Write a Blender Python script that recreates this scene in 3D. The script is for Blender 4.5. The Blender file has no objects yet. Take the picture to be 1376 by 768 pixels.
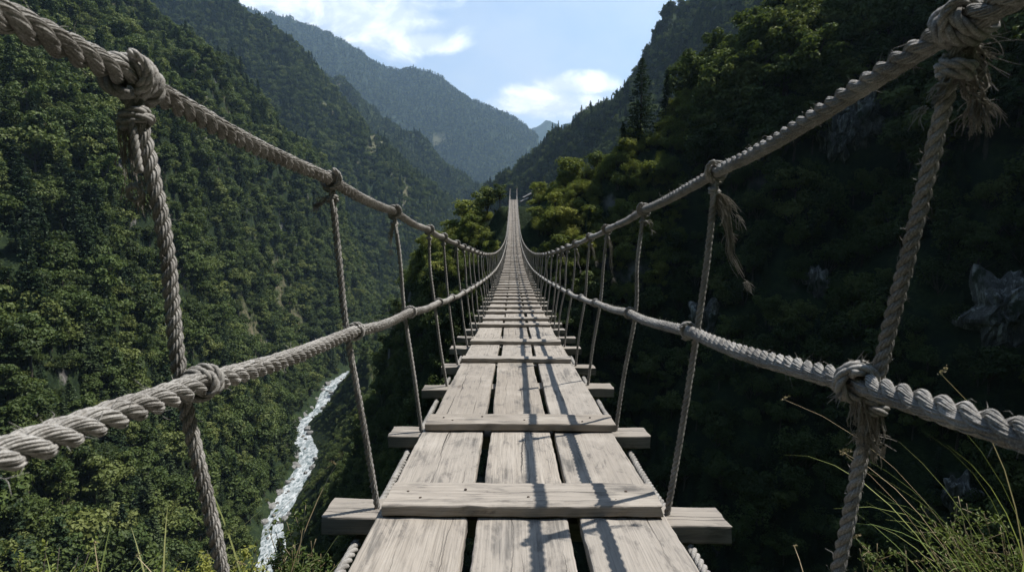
import bpy, math
import numpy as np
from mathutils import Vector, Matrix

R_ = np.random.default_rng
scene = bpy.context.scene
COL = scene.collection
F = 750.0                      # focal length in photo pixels (1376 wide)
PITCH = math.atan(94 / F)
SP, CP = math.sin(PITCH), math.cos(PITCH)


def at(px, py, d):
    """world point seen at photo pixel px,py at axial depth d"""
    u, v = (px - 688) / F, (384 - py) / F
    return np.array([u * d, d * (CP + v * SP), d * (-SP + v * CP)])


def proj(P):
    P = np.asarray(P, float)
    d = P[..., 1] * CP - P[..., 2] * SP
    v = (P[..., 1] * SP + P[..., 2] * CP)
    dd = np.where(d > 1e-6, d, 1e-6)
    return 688 + F * P[..., 0] / dd, 384 - F * v / dd, d


# ------------------------------------------------------------------ noise
def _h(ix, iy, s):
    n = (ix.astype(np.int64) * 374761393 + iy.astype(np.int64) * 668265263 + s * 144269) & 0xFFFFFFFF
    n = ((n ^ (n >> 13)) * 1274126177) & 0xFFFFFFFF
    return ((n ^ (n >> 16)) & 0xFFFF) / 65535.0


def pn(x, y, s=0):
    ix, iy = np.floor(x), np.floor(y)
    fx, fy = x - ix, y - iy
    u, v = fx * fx * fx * (fx * (fx * 6 - 15) + 10), fy * fy * fy * (fy * (fy * 6 - 15) + 10)

    def g(dx, dy):
        a = _h(ix + dx, iy + dy, s) * 2 * np.pi
        return np.cos(a) * (fx - dx) + np.sin(a) * (fy - dy)
    a = g(0, 0) * (1 - u) + g(1, 0) * u
    b = g(0, 1) * (1 - u) + g(1, 1) * u
    return (a * (1 - v) + b * v) * 1.5


def sstep(x, a, b):
    t = np.clip((x - a) / (b - a), 0, 1)
    return t * t * (3 - 2 * t)


# ------------------------------------------------------------------ terrain
_r = []
for _px, _py in [(366, 735), (368, 700), (384, 668), (404, 636), (413, 604), (401, 575), (424, 552), (437, 528), (452, 510), (474, 496)]:
    _a = at(_px, _py, 1.0)
    _r.append(tuple((_a * (-120 / _a[2]))[:2]))
RIVER = np.array([(-40, 20), (-62, 90), (-78, 150)] + _r + [(-122, 480), (-128, 560), (-140, 650),
                  (-125, 800), (-75, 1000), (-30, 1300), (60, 1800), (200, 3000), (500, 6000)], float)


def river_z(y):
    return -120 + np.maximum(0, y - 650) * 0.012


def polyd(x, y, pts):
    """distance to polyline, interpolated third coordinate, side sign (max envelope later)"""
    best = np.full(x.shape, 1e9)
    for (x0, y0), (x1, y1) in zip(pts[:-1, :2], pts[1:, :2]):
        dx, dy = x1 - x0, y1 - y0
        t = np.clip(((x - x0) * dx + (y - y0) * dy) / (dx * dx + dy * dy), 0, 1)
        d = np.hypot(x - x0 - t * dx, y - y0 - t * dy)
        best = np.minimum(best, d)
    return best


def ridge(x, y, pts, sl, sr, plateau=0.0, shoulder=0.0):
    """tent over a crest line: sl / sr are the slopes left and right of the walking direction"""
    h = np.full(x.shape, -1e9)
    for (x0, y0, z0), (x1, y1, z1) in zip(pts[:-1], pts[1:]):
        dx, dy = x1 - x0, y1 - y0
        L2 = dx * dx + dy * dy
        t = np.clip(((x - x0) * dx + (y - y0) * dy) / L2, 0, 1)
        ex, ey = x - x0 - t * dx, y - y0 - t * dy
        d = np.maximum(0, np.hypot(ex, ey) - plateau)
        cr = (dx * ey - dy * ex) / math.sqrt(L2)
        w = 0.5 + 0.5 * np.clip(cr / (0.03 * d + 0.3), -1, 1)
        dl = d if not shoulder else np.where(w > .5, d - (1 - .8 / sl) * np.minimum(d, shoulder + 9 * np.clip((z0 + t * (z1 - z0) - 5) / 20, 0, 1)), d)
        h = np.maximum(h, z0 + t * (z1 - z0) - dl * (sr + (sl - sr) * w))
    return h


RIDGES = [  # name, crest, slope left of direction, slope right, plateau
    ('hill', [(-900, 60, 560), (-500, 320, 310), (-335, 450, 174), (-278, 470, 100), (-206, 500, 23), (-165, 540, -40),
              (-135, 620, -99), (-130, 680, -118)], 0.9, 0.77, 0),
    ('mountain', [(-1350, 1250, 950), (-585, 1050, 400), (-502, 1020, 340), (-398, 1000, 270), (-328, 980, 206),
                  (-240, 940, 72), (-180, 900, 10), (-125, 870, -50), (-95, 840, -108)], 0.9, 0.95, 0),
    ('mountain', [(-1100, 2000, 800), (-448, 1600, 342), (-305, 1580, 235), (-225, 1560, 190), (-156, 1500, 122),
                  (-122, 1450, 56), (-90, 1400, -18), (-65, 1350, -100)], 0.9, 0.9, 0),
    ('mountain', [(-2600, 3900, 1750), (-1500, 3500, 1213), (-1344, 3500, 1170), (-1064, 3500, 1075), (-784, 3500, 898),
                  (-410, 3500, 832), (-224, 3500, 712), (56, 3500, 575), (159, 3500, 503), (250, 3450, 330), (330, 3400, 100)],
     0.8, 0.8, 0),
    ('mountain', [(-1500, 6300, 700), (-200, 6300, 820), (300, 6200, 960), (620, 6000, 1075), (760, 6000, 1020), (1000, 6100, 900), (1900, 6300, 980)], 0.62, 0.62, 0),
    ('hillside', [(740, 400, 700), (420, 480, 460), (186, 500, 196), (122, 550, 136), (100, 600, 122), (68, 650, 105), (34, 700, 82),
                  (4, 720, 58), (-14, 750, 38), (-28, 770, 0), (-52, 790, -64), (-75, 800, -112)], 1.3, 1.0, 0),
    ('hillside', [(118, -60, 150), (112, 20, 130), (98, 52, 102), (70, 73, 62), (42.5, 81, 29), (29, 82.5, 16.5), (20, 83, 7.5), (15.6, 82.5, 5), (10, 82, 4.2),  # unseen upper wall, raised out of frame to keep the slope shaded
                  (4, 81.5, 2.4), (0, 80, 1.3), (-5, 83, 0.4), (-11, 87, -3), (-18, 93, -18), (-28, 104, -29), (-34, 112, -40),
                  (-45, 132, -56), (-58, 162, -84), (-70, 190, -112)], 2.6, 1.2, 0),
    ('ground', [(-80, -45, -38), (-28, -9, -10), (-6, -2.5, -1.9), (0, -2.6, -1.35), (6, -2.5, -1.6), (24, -14, 0), (60, -50, 40), (118, -60, 150)], 2.0, 0.6, 4.5),
    ('ground', [(-60, 22, -12), (-27, 29, -13.6), (-17, 26, -14.6), (-10, 18, -14), (-5, 9, -9), (-2, 3, -4.2)], 1.2, 1.5, 0),
    ('hillside', [(-420, -60, 170), (-200, -85, 150), (0, -92, 150), (118, -90, 165)], 1.72, 1.0, 0),  # unseen slope behind the viewpoint, added to cut the sky fill
]
RIDGES = [(n, np.array(p, float), a, b, c) for n, p, a, b, c in RIDGES]


def terrain(x, y, want_id=False):
    x = np.asarray(x, float); y = np.asarray(y, float)
    r = np.hypot(x, y) + 1e-3
    k = np.clip((r - 60) / 60, 0, 1)
    wx = x + k * (10 * pn(x / 70, y / 70, 11) + np.clip(r * 0.018, 0, 50) * pn(x / 300, y / 300, 12)) + np.clip((r - 6) * .05, 0, 3) * pn(x / 14, y / 14, 15)
    wy = y + k * (10 * pn(x / 70, y / 70, 13) + np.clip(r * 0.018, 0, 50) * pn(x / 300, y / 300, 14)) + np.clip((r - 6) * .05, 0, 3) * pn(x / 14, y / 14, 16)
    hs = np.stack([ridge(wx, wy, p, a, b, c, 9.5 if q == 6 else 0) for q, (_, p, a, b, c) in enumerate(RIDGES)])
    side_r = np.maximum(0, x - np.interp(y, RIVER[:, 1], RIVER[:, 0]))
    hs[0] -= 1.8 * side_r * (y < 560)
    far = sstep(r, 110, 190)
    for q, (ax, ay), k1, k2 in ((0, (.70, .71), 62, 13), (1, (.8, -.3), 120, 26), (2, (.8, -.3), 170, 34), (5, (-.55, .83), 95, 13)):
        s_ = x * ax + y * ay; t_ = -x * ay + y * ax
        w_ = s_ + 22 * pn(s_ / 120, t_ / 120, 61 + q)
        hs[q] += far * (k2 * (.5 - 2 * np.abs(pn(w_ / k1, t_ / (k1 * 4), 51 + q))) + .42 * k2 * (.5 - 2 * np.abs(pn(w_ / (k1 * .4), t_ / (k1 * 1.3), 56 + q))))
    rid = np.argmax(hs, 0)
    h = np.max(hs, 0)
    # spurs, gullies and bumps: each octave only where it is small beside the viewing distance
    lam = 640.0
    s = 31
    while lam > 0.8:
        m = sstep(r, lam * 1.2, lam * 3.0)
        n = pn(x / lam, y / lam, s)
        rg = 0.55 - 2 * np.abs(pn(x / lam * .8 + 7.3, y / lam * .8, s + 1))
        h = h + m * lam * (1 - .6 * sstep(r, 1800, 3000)) * (0.08 * n + (0.13 if 60 < lam < 200 else 0.07) * rg * (0.4 if lam < 20 else 1))
        lam *= 0.5
        s += 3
    zr = river_z(y)
    rd = polyd(x + np.clip(r * .01, 0, 3) * pn(x / 22, y / 22, 77), y, RIVER)
    base = zr - 1.2 + 0.35 * np.maximum(0, rd - 3.0)
    h = np.maximum(h, base)
    tt = np.maximum(0, rd - 3.0)
    cap = zr - 1.2 + 1.2 * tt + (tt / 40) ** 3 * 60 + 1.6 * pn(x / 7, y / 7, 78) * sstep(rd, 2, 9)
    capr = zr - 1.2 + .85 * tt + (tt / 55) ** 3 * 60 + 1.6 * pn(x / 7, y / 7, 78) * sstep(rd, 2, 9)
    wr = sstep(side_r, 0, 3) * sstep(y, 175, 205)
    h = np.minimum(h, cap * (1 - wr) + np.minimum(cap, capr) * wr)
    h = np.maximum(h, -2.2 - 1.7 * np.maximum(0, np.hypot(x - 2.5, y - 2.2) - 1.0))
    h = np.maximum(h, -1.93 - 1.9 * np.maximum(0, np.hypot((x + 1.75) / 1.5, y - 2.1) - .55))
    # level shelf at the far landing
    q = sstep(np.hypot(x - 0.2, (y - 79.6)), 3.4, 1.6)
    h = h * (1 - q) + 1.35 * q
    return (h, rid) if want_id else h


# ------------------------------------------------------------------ mesh helpers
class MB:
    def __init__(s):
        s.v, s.f4, s.f3, s.uv4, s.uv3, s.m4, s.m3, s.n, s.at = [], [], [], [], [], [], [], 0, []

    def add(s, V, Q=None, T=None, uvq=None, uvt=None, mat=0, rnd=0.5):
        V = np.asarray(V, float).reshape(-1, 3)
        s.v.append(V); s.at.append(np.full(len(V), rnd))
        if Q is not None and len(Q):
            Q = np.asarray(Q, int)
            s.f4.append(Q + s.n); s.m4.append(np.full(len(Q), mat))
            s.uv4.append(np.zeros((len(Q), 4, 2)) if uvq is None else uvq)
        if T is not None and len(T):
            T = np.asarray(T, int)
            s.f3.append(T + s.n); s.m3.append(np.full(len(T), mat))
            s.uv3.append(np.zeros((len(T), 3, 2)) if uvt is None else uvt)
        s.n += len(V)
        return s

    def mesh(s, name, mats, smooth=True):
        me = bpy.data.meshes.new(name)
        V = np.concatenate(s.v)
        f4 = np.concatenate(s.f4) if s.f4 else np.zeros((0, 4), int)
        f3 = np.concatenate(s.f3) if s.f3 else np.zeros((0, 3), int)
        me.vertices.add(len(V)); me.vertices.foreach_set('co', V.astype(np.float32).ravel())
        nl = f4.size + f3.size
        me.loops.add(nl)
        me.loops.foreach_set('vertex_index', np.concatenate([f4.ravel(), f3.ravel()]).astype(np.int32))
        me.polygons.add(len(f4) + len(f3))
        st = np.concatenate([np.arange(len(f4)) * 4, f4.size + np.arange(len(f3)) * 3]).astype(np.int32)
        me.polygons.foreach_set('loop_start', st)
        me.polygons.foreach_set('material_index', np.concatenate([np.concatenate(s.m4) if s.m4 else np.zeros(0), np.concatenate(s.m3) if s.m3 else np.zeros(0)]).astype(np.int32))
        me.polygons.foreach_set('use_smooth', np.full(len(f4) + len(f3), smooth))
        uv = me.uv_layers.new(name='UVMap')
        U = np.concatenate([np.concatenate(s.uv4).reshape(-1, 2) if s.uv4 else np.zeros((0, 2)), np.concatenate(s.uv3).reshape(-1, 2) if s.uv3 else np.zeros((0, 2))])
        uv.data.foreach_set('uv', U.astype(np.float32).ravel())
        a = me.attributes.new('rnd', 'FLOAT', 'POINT')
        a.data.foreach_set('value', np.concatenate(s.at).astype(np.float32))
        for m in mats:
            me.materials.append(m)
        me.update(calc_edges=True)
        me.validate()
        return me

    def obj(s, name, mats, parent=None, smooth=True):
        return link(name, s.mesh(name, mats if isinstance(mats, list) else [mats], smooth), parent)


def link(name, data, parent=None):
    o = bpy.data.objects.new(name, data)
    COL.objects.link(o)
    if parent:
        o.parent = parent
    return o


def tag(o, label=None, cat=None, group=None, kind=None):
    for k, v in (('label', label), ('category', cat), ('group', group), ('kind', kind)):
        if v:
            o[k] = v
    return o


def unit(a):
    return a / np.maximum(np.linalg.norm(a, axis=-1, keepdims=True), 1e-9)


def frames(P, ref=None):
    T = unit(np.gradient(P, axis=0))
    if ref is not None:
        A = unit(np.cross(T, np.asarray(ref, float)))
    else:
        A = np.zeros_like(P)
        a = np.cross(T[0], [0.3, 0.5, 0.81]); A[0] = a / np.linalg.norm(a)
        for i in range(1, len(P)):
            a = A[i - 1] - T[i] * np.dot(A[i - 1], T[i])
            A[i] = a / max(np.linalg.norm(a), 1e-9)
    return T, A, np.cross(T, A)


def sweep(mb, P, rad, sides=8, ref=None, cap=True, mat=0, u0=0.0, rnd=0.5, phase=0.0):
    P = np.asarray(P, float); n = len(P)
    rad = np.broadcast_to(np.asarray(rad, float), (n,))
    T, A, B = frames(P, ref)
    a = np.arange(sides) / sides * 2 * np.pi + phase
    V = P[:, None] + rad[:, None, None] * (np.cos(a)[None, :, None] * A[:, None] + np.sin(a)[None, :, None] * B[:, None])
    i, j = np.meshgrid(np.arange(n - 1), np.arange(sides), indexing='ij')
    j2 = (j + 1) % sides
    Q = np.stack([i * sides + j, i * sides + j2, (i + 1) * sides + j2, (i + 1) * sides + j], -1).reshape(-1, 4)
    L = u0 + np.concatenate([[0], np.cumsum(np.linalg.norm(np.diff(P, axis=0), axis=1))])
    uv = np.stack([np.stack([L[i], j / sides], -1), np.stack([L[i], (j + 1) / sides], -1),
                   np.stack([L[i + 1], (j + 1) / sides], -1), np.stack([L[i + 1], j / sides], -1)], -2).reshape(-1, 4, 2)
    Vv = V.reshape(-1, 3); tri = None
    if cap:
        Vv = np.concatenate([Vv, P[:1], P[-1:]])
        k = np.arange(sides); k2 = (k + 1) % sides; c0 = n * sides
        tri = np.concatenate([np.stack([k2, k, np.full(sides, c0)], -1), np.stack([(n - 1) * sides + k, (n - 1) * sides + k2, np.full(sides, c0 + 1)], -1)])
    mb.add(Vv, Q, tri, uvq=uv, mat=mat, rnd=rnd)


def resample(P, step):
    P = np.asarray(P, float)
    L = np.concatenate([[0], np.cumsum(np.linalg.norm(np.diff(P, axis=0), axis=1))])
    n = max(2, int(L[-1] / step) + 1)
    s = np.linspace(0, L[-1], n)
    return np.stack([np.interp(s, L, P[:, k]) for k in range(3)], -1)


def smooth_path(P, n=40):
    """Catmull-Rom through the points"""
    P = np.asarray(P, float)
    Q = np.concatenate([[2 * P[0] - P[1]], P, [2 * P[-1] - P[-2]]])
    out = []
    for i in range(1, len(Q) - 2):
        t = np.linspace(0, 1, n, endpoint=False)[:, None]
        p0, p1, p2, p3 = Q[i - 1], Q[i], Q[i + 1], Q[i + 2]
        out.append(0.5 * (2 * p1 + (p2 - p0) * t + (2 * p0 - 5 * p1 + 4 * p2 - p3) * t ** 2 + (3 * p1 - p0 - 3 * p2 + p3) * t ** 3))
    out.append(P[-1:])
    return np.concatenate(out)


def yarn_rope(mb, P, R, pitch, ref, seed, fuzz=0, yarns=14, sides=4, div=26):
    """close-up rope: three strands, each twisted the other way from separate yarns"""
    rng = R_(seed)
    P = resample(P, pitch / div)
    T, A, B = frames(P, ref)
    L = np.concatenate([[0], np.cumsum(np.linalg.norm(np.diff(P, axis=0), axis=1))])
    for k in range(3):
        th = L / pitch * 2 * np.pi + k * 2.0944 + .15 * np.sin(L * 3.1 + seed)
        C = P + (.49 * R) * (np.cos(th)[:, None] * A + np.sin(th)[:, None] * B)
        rs = .53 * R * (1 + .04 * np.sin(L * 23 + k * 2 + seed) + .03 * np.sin(L * 61 + k))
        sweep(mb, C, rs * .80, 6, ref, rnd=rng.random(), mat=1)
        for y in range(yarns):
            ph = -L / pitch * 2 * np.pi * .6 + y * 2 * np.pi / yarns + .12 * np.sin(L * 31 + y * 3 + k)
            q = np.cumsum(rng.normal(0, .05, len(L))); q -= q.mean()
            rr = rs * (.80 + .035 * np.sin(L * 47 + y * 2.1 + k) + .02 * np.clip(q, -2, 2))
            Y = C + rr[:, None] * (np.cos(ph)[:, None] * A + np.sin(ph)[:, None] * B)
            sweep(mb, Y, rs * (2.35 / yarns) * (1 + .12 * np.sin(L * 53 + y * 5)), sides, ref, rnd=rng.random(), u0=rng.random(), mat=1)
    for _ in range(int(fuzz * L[-1])):
        i = rng.integers(2, len(P) - 2)
        a = rng.random() * 6.283
        n = math.cos(a) * A[i] + math.sin(a) * B[i]
        d = unit(n * rng.uniform(.2, .8) + T[i] * rng.normal(0, .9) + rng.normal(0, .3, 3))
        l = rng.uniform(.3, 1.0) * min(R * 1.1, .022)
        p = P[i] + n * R * .96
        sweep(mb, np.array([p, p + d * l * .5, p + d * l + rng.normal(0, .25, 3) * l]), [.0005, .0004, .00015], 3, cap=False, rnd=1.0, mat=1)


def laid_rope(mb, P, R, pitch, sides=7, ref=None, step=None, seed=0, fuzz=0, hand=1):
    """a rope laid from three twisted strands, with stray fibres"""
    rng = R_(seed)
    P = resample(P, step or pitch / 14)
    T, A, B = frames(P, ref)
    L = np.concatenate([[0], np.cumsum(np.linalg.norm(np.diff(P, axis=0), axis=1))])
    wob = 1 + 0.05 * np.interp(L, np.arange(0, L[-1] + .2, .07), rng.normal(0, 1, len(np.arange(0, L[-1] + .2, .07))))
    for k in range(3):
        th = hand * L / pitch * 2 * np.pi + k * 2.0944 + 0.15 * np.sin(L * 3.1 + seed)
        C = P + (0.50 * R * wob)[:, None] * (np.cos(th)[:, None] * A + np.sin(th)[:, None] * B)
        sweep(mb, C, 0.52 * R * wob * (1 + .03 * math.sin(k * 5 + seed)), sides, ref, u0=k * .37, rnd=rng.random())
    for _ in range(int(fuzz * L[-1])):
        i = rng.integers(2, len(P) - 2)
        a = rng.random() * 6.283
        n = math.cos(a) * A[i] + math.sin(a) * B[i]
        p = P[i] + n * R * .95
        d = unit(n * .6 + T[i] * rng.normal(0, .9) + rng.normal(0, .3, 3))
        l = rng.uniform(.4, 1.0) * min(R, .02)
        q = np.array([p, p + d * l * .5, p + d * l + rng.normal(0, .25, 3) * l])
        sweep(mb, q, [.0005, .0004, .00015], 3, cap=False)


# ------------------------------------------------------------------ materials
def mat(name):
    m = bpy.data.materials.new(name); m.use_nodes = True
    nt = m.node_tree; nt.nodes.clear()
    return m, N(nt)


class N:
    def __init__(s, nt):
        s.nt = nt

    def __call__(s, typ, **kw):
        n = s.nt.nodes.new('ShaderNode' + typ)
        for k, v in kw.items():
            if k[0] == 'i' and k[1:].isdigit():
                s.set(n.inputs[int(k[1:])], v)
            elif k.startswith('in_'):
                s.set(n.inputs[k[3:].replace('_', ' ')], v)
            else:
                setattr(n, k, v)
        return n

    def set(s, sock, v):
        if isinstance(v, bpy.types.NodeSocket):
            s.nt.links.new(v, sock)
        elif isinstance(v, bpy.types.Node):
            s.nt.links.new(v.outputs[0], sock)
        else:
            if isinstance(v, tuple) and len(v) == 3 and len(sock.default_value) == 4:
                v = (*v, 1)
            sock.default_value = v

    def math(s, op, a, b=0.0, c=0.0, clamp=False):
        n = s.nt.nodes.new('ShaderNodeMath'); n.operation = op; n.use_clamp = clamp
        s.set(n.inputs[0], a); s.set(n.inputs[1], b); s.set(n.inputs[2], c)
        return n.outputs[0]

    def mix(s, f, a, b, typ='MIX'):
        n = s.nt.nodes.new('ShaderNodeMix'); n.data_type = 'RGBA'; n.blend_type = typ
        s.set(n.inputs[0], f); s.set(n.inputs[6], a); s.set(n.inputs[7], b)
        return n.outputs[2]

    def ss(s, x, a, b, lo=0.0, hi=1.0):
        n = s.nt.nodes.new('ShaderNodeMapRange'); n.interpolation_type = 'SMOOTHSTEP'
        s.set(n.inputs[0], x); n.inputs[1].default_value = a; n.inputs[2].default_value = b
        n.inputs[3].default_value = lo; n.inputs[4].default_value = hi
        return n.outputs[0]

    def noise(s, vec, scale, detail=4, rough=.55, dist=0.0):
        n = s.nt.nodes.new('ShaderNodeTexNoise')
        if vec is not None:
            s.set(n.inputs['Vector'], vec)
        n.inputs['Scale'].default_value = scale; n.inputs['Detail'].default_value = detail
        n.inputs['Roughness'].default_value = rough; n.inputs['Distortion'].default_value = dist
        return n.outputs[0]

    def scale(s, vec, xyz, off=None):
        n = s.nt.nodes.new('ShaderNodeMapping')
        s.set(n.inputs[0], vec); n.inputs[3].default_value = xyz
        if off is not None:
            s.set(n.inputs[1], off)
        return n.outputs[0]

    def out(s, surf, bump=None):
        o = s.nt.nodes.new('ShaderNodeOutputMaterial')
        s.set(o.inputs[0], surf)


def wood_mat(name, a, b, stain=1.0):
    m, n = mat(name)
    uv = n('UVMap').outputs[0]
    rnd = n('Attribute', attribute_name='rnd').outputs['Fac']
    off = n('CombineXYZ', i0=n.math('MULTIPLY', rnd, 37.0), i1=n.math('MULTIPLY', rnd, 91.0), i2=0.0).outputs[0]
    v = n('VectorMath', operation='ADD', i0=uv, i1=off).outputs[0]
    g1 = n.noise(n.scale(v, (2.2, 75, 1)), 1.0, 5, .62, .6)
    g2 = n.noise(n.scale(v, (5, 240, 1)), 1.0, 3, .6, .2)
    big = n.noise(n.scale(v, (3, 5, 1)), 1.0, 5, .6)
    blot = n.noise(n.scale(v, (6, 16, 1)), 1.0, 7, .72, .5)
    col = n.mix(n.ss(g1, .22, .78), a, b)
    col = n.mix(n.math('MULTIPLY', n.ss(g2, .47, .64), .62), col, (.15, .134, .116))
    col = n.mix(n.math('MULTIPLY', rnd, .6), col, n.mix(.6, a, (.27, .255, .235)))
    col = n.mix(n.math('MULTIPLY', n.math('POWER', n.math('FRACT', n.math('MULTIPLY', rnd, 3.7)), 1.6), .6), col, (.20, .172, .140))
    col = n.mix(n.ss(big, .5, .75, 0, .5), col, (.42, .383, .335))
    st = n.math('MULTIPLY', n.ss(blot, .50, .62), n.ss(big, .62, .42))
    st = n.math('MULTIPLY', st, n.ss(g1, .62, .36, .35, 1.0))
    patch = n.noise(n.scale(v, (2.6, 7.5, 1), (5.1, 2.2, 0)), 1.0, 7, .66, .3)
    pm = n.noise(n.scale(v, (.9, 2.2, 1), (1.1, 8.2, 0)), 1.0, 2)
    wear = n.math('MULTIPLY', n.math('MULTIPLY', n.ss(patch, .50, .60), n.ss(pm, .48, .60)), n.ss(g1, .66, .40, .2, 1.0))
    col = n.mix(n.math('MULTIPLY', wear, .8), col, (.10, .094, .086))
    col = n.mix(n.math('MULTIPLY', st, .85 * stain), col, (.085, .078, .072))
    su = n('SeparateXYZ', i0=uv)
    sv = n('SeparateXYZ', i0=v)
    crack = None
    for ci, (ca, cb, cw) in enumerate(((.05, .19, .0017), (.21, -.17, .0022), (.02, .11, .0012))):
        cc = n('CombineXYZ', i0=n.math('MULTIPLY', sv.outputs[0], 1.6), i1=float(ci * 5.3), i2=0.0).outputs[0]
        wig = n.math('MULTIPLY', n.math('SUBTRACT', n.noise(cc, 1.0, 6, .62), .5), .07)
        c0 = n.math('MULTIPLY_ADD', n.math('FRACT', n.math('MULTIPLY', rnd, 7.7 + ci * 3.1)), cb, ca)
        dv = n.math('ABSOLUTE', n.math('SUBTRACT', n.math('SUBTRACT', su.outputs[1], c0), wig))
        cc2 = n('CombineXYZ', i0=n.math('MULTIPLY', sv.outputs[0], 1.3), i1=float(ci * 9.1 + 2), i2=0.0).outputs[0]
        mk = n.ss(n.noise(cc2, 1.0, 2), .42, .62)
        one = n.math('MULTIPLY', n.ss(n.math('SUBTRACT', dv, n.math('MULTIPLY', mk, cw)), .0009, .0001), mk)
        crack = one if crack is None else n.math('MAXIMUM', crack, one)
    col = n.mix(n.math('MULTIPLY', crack, .95), col, (.045, .04, .036))
    kd = n('TexVoronoi', in_Vector=n.scale(v, (1.3, 3.6, 1)), in_Scale=1.0).outputs['Distance']
    knot = n.ss(kd, .10, .045)
    col = n.mix(n.math('MULTIPLY', knot, .8), col, (.10, .08, .065))
    hgt = n.math('SUBTRACT', n.math('ADD', n.math('MULTIPLY', g1, .8), n.math('MULTIPLY', g2, .35)), n.math('MULTIPLY', crack, 1.6))
    bp = n('Bump', in_Strength=.6, in_Distance=.0035, in_Height=hgt)
    p = n('BsdfPrincipled', in_Base_Color=col, in_Roughness=.85, in_Normal=bp.outputs[0])
    p.inputs['Specular IOR Level'].default_value = .25
    n.out(p.outputs[0])
    return m


def rope_mat(name, a, b, yarns=True):
    m, n = mat(name)
    uv = n('UVMap').outputs[0]
    rnd = n('Attribute', attribute_name='rnd').outputs['Fac']
    sep = n('SeparateXYZ', i0=uv)
    # yarns wound the other way round inside each strand
    yv = n.math('ADD', n.math('MULTIPLY', sep.outputs[1], 9.0), n.math('MULTIPLY', sep.outputs[0], 210.0))
    yarn = n.math('ABSOLUTE', 1.0) if not yarns else n.math('ABSOLUTE', n.math('SINE', n.math('MULTIPLY', yv, 3.14159)))
    fib = n.noise(n.scale(uv, (900, 60, 1), None), 1.0, 4, .7, .8)
    pos = n('NewGeometry').outputs['Position']
    big = n.noise(pos, 9.0, 5, .65)
    mid = n.noise(pos, 60.0, 4, .6)
    spk = n.noise(pos, 420.0, 3, .7)
    col = n.mix(n.ss(big, .32, .68), a, b)
    col = n.mix(n.math('MULTIPLY', n.ss(mid, .5, .7), .5), col, (.11, .097, .082))
    col = n.mix(n.math('MULTIPLY', n.ss(fib, .48, .72), .55), col, (.52, .475, .41))
    col = n.mix(n.math('MULTIPLY', n.ss(yarn, .45, .0), .4), col, (.09, .08, .068))  # groove shade between yarns painted into the colour
    col = n.mix(n.math('MULTIPLY', rnd, .25), col, (.20, .19, .172))
    col = n.mix(n.math('MULTIPLY', n.ss(spk, .52, .66), .55), col, (.52, .50, .465))
    col = n.mix(n.math('MULTIPLY', n.ss(spk, .46, .34), .6), col, (.055, .050, .044))
    h = n.math('ADD', n.math('MULTIPLY', yarn, .8), n.math('MULTIPLY', fib, .8))
    bp = n('Bump', in_Strength=.8 if yarns else .5, in_Distance=.0012 if yarns else .0006, in_Height=h)
    p = n('BsdfPrincipled', in_Base_Color=col, in_Roughness=.92, in_Normal=bp.outputs[0])
    p.inputs['Specular IOR Level'].default_value = .15
    n.out(p.outputs[0])
    return m


def leaf_mat(name, cols, trans=.25, var=.35, wscale=.02):
    """cols: dark, mid, light foliage colours; varies from tree to tree and over the slope"""
    m, n = mat(name)
    pos = n('NewGeometry').outputs['Position']
    oi = n('ObjectInfo').outputs['Random']
    rnd = n('Attribute', attribute_name='rnd').outputs['Fac']
    w = n.noise(pos, wscale, 3, .6)
    f = n.math('ADD', n.math('MULTIPLY', n.math('POWER', oi, 1.5), .72), n.math('MULTIPLY', n.ss(w, .3, .7), .34))
    c = n.mix(n.ss(f, .05, .6), cols[0], cols[1])
    c = n.mix(n.ss(f, .5, 1.0), c, cols[2])
    c = n.mix(n.math('MULTIPLY', rnd, var), c, n.mix(.5, c, (cols[2][0] * 1.5, cols[2][1] * 1.35, cols[2][2] * 1.2)))
    d = n('BsdfDiffuse', in_Color=c)
    t = n('BsdfTranslucent', in_Color=n.mix(.35, c, (c0 := (cols[2][0] * 1.3, cols[2][1] * 1.5, cols[2][2] * .7))))
    g = n('BsdfGlossy', in_Color=(.5, .5, .5), in_Roughness=.55)
    s = n('MixShader', i0=trans, i1=d.outputs[0], i2=t.outputs[0])
    s2 = n('MixShader', i0=.025, i1=s.outputs[0], i2=g.outputs[0])
    n.out(s2.outputs[0])
    return m


def plain_mat(name, a, b, scale=8.0, rough=.9, bump=.3, dist=.02):
    m, n = mat(name)
    tc = n('TexCoord').outputs['Object']
    x = n.noise(tc, scale, 6, .65)
    y = n.noise(tc, scale * 5, 4, .6)
    col = n.mix(n.ss(x, .35, .68), a, b)
    col = n.mix(n.math('MULTIPLY', n.ss(y, .5, .75), .4), col, (a[0] * .5, a[1] * .5, a[2] * .5))
    bp = n('Bump', in_Strength=bump, in_Distance=dist, in_Height=n.math('ADD', x, n.math('MULTIPLY', y, .4)))
    p = n('BsdfPrincipled', in_Base_Color=col, in_Roughness=rough, in_Normal=bp.outputs[0])
    n.out(p.outputs[0])
    return m


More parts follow.
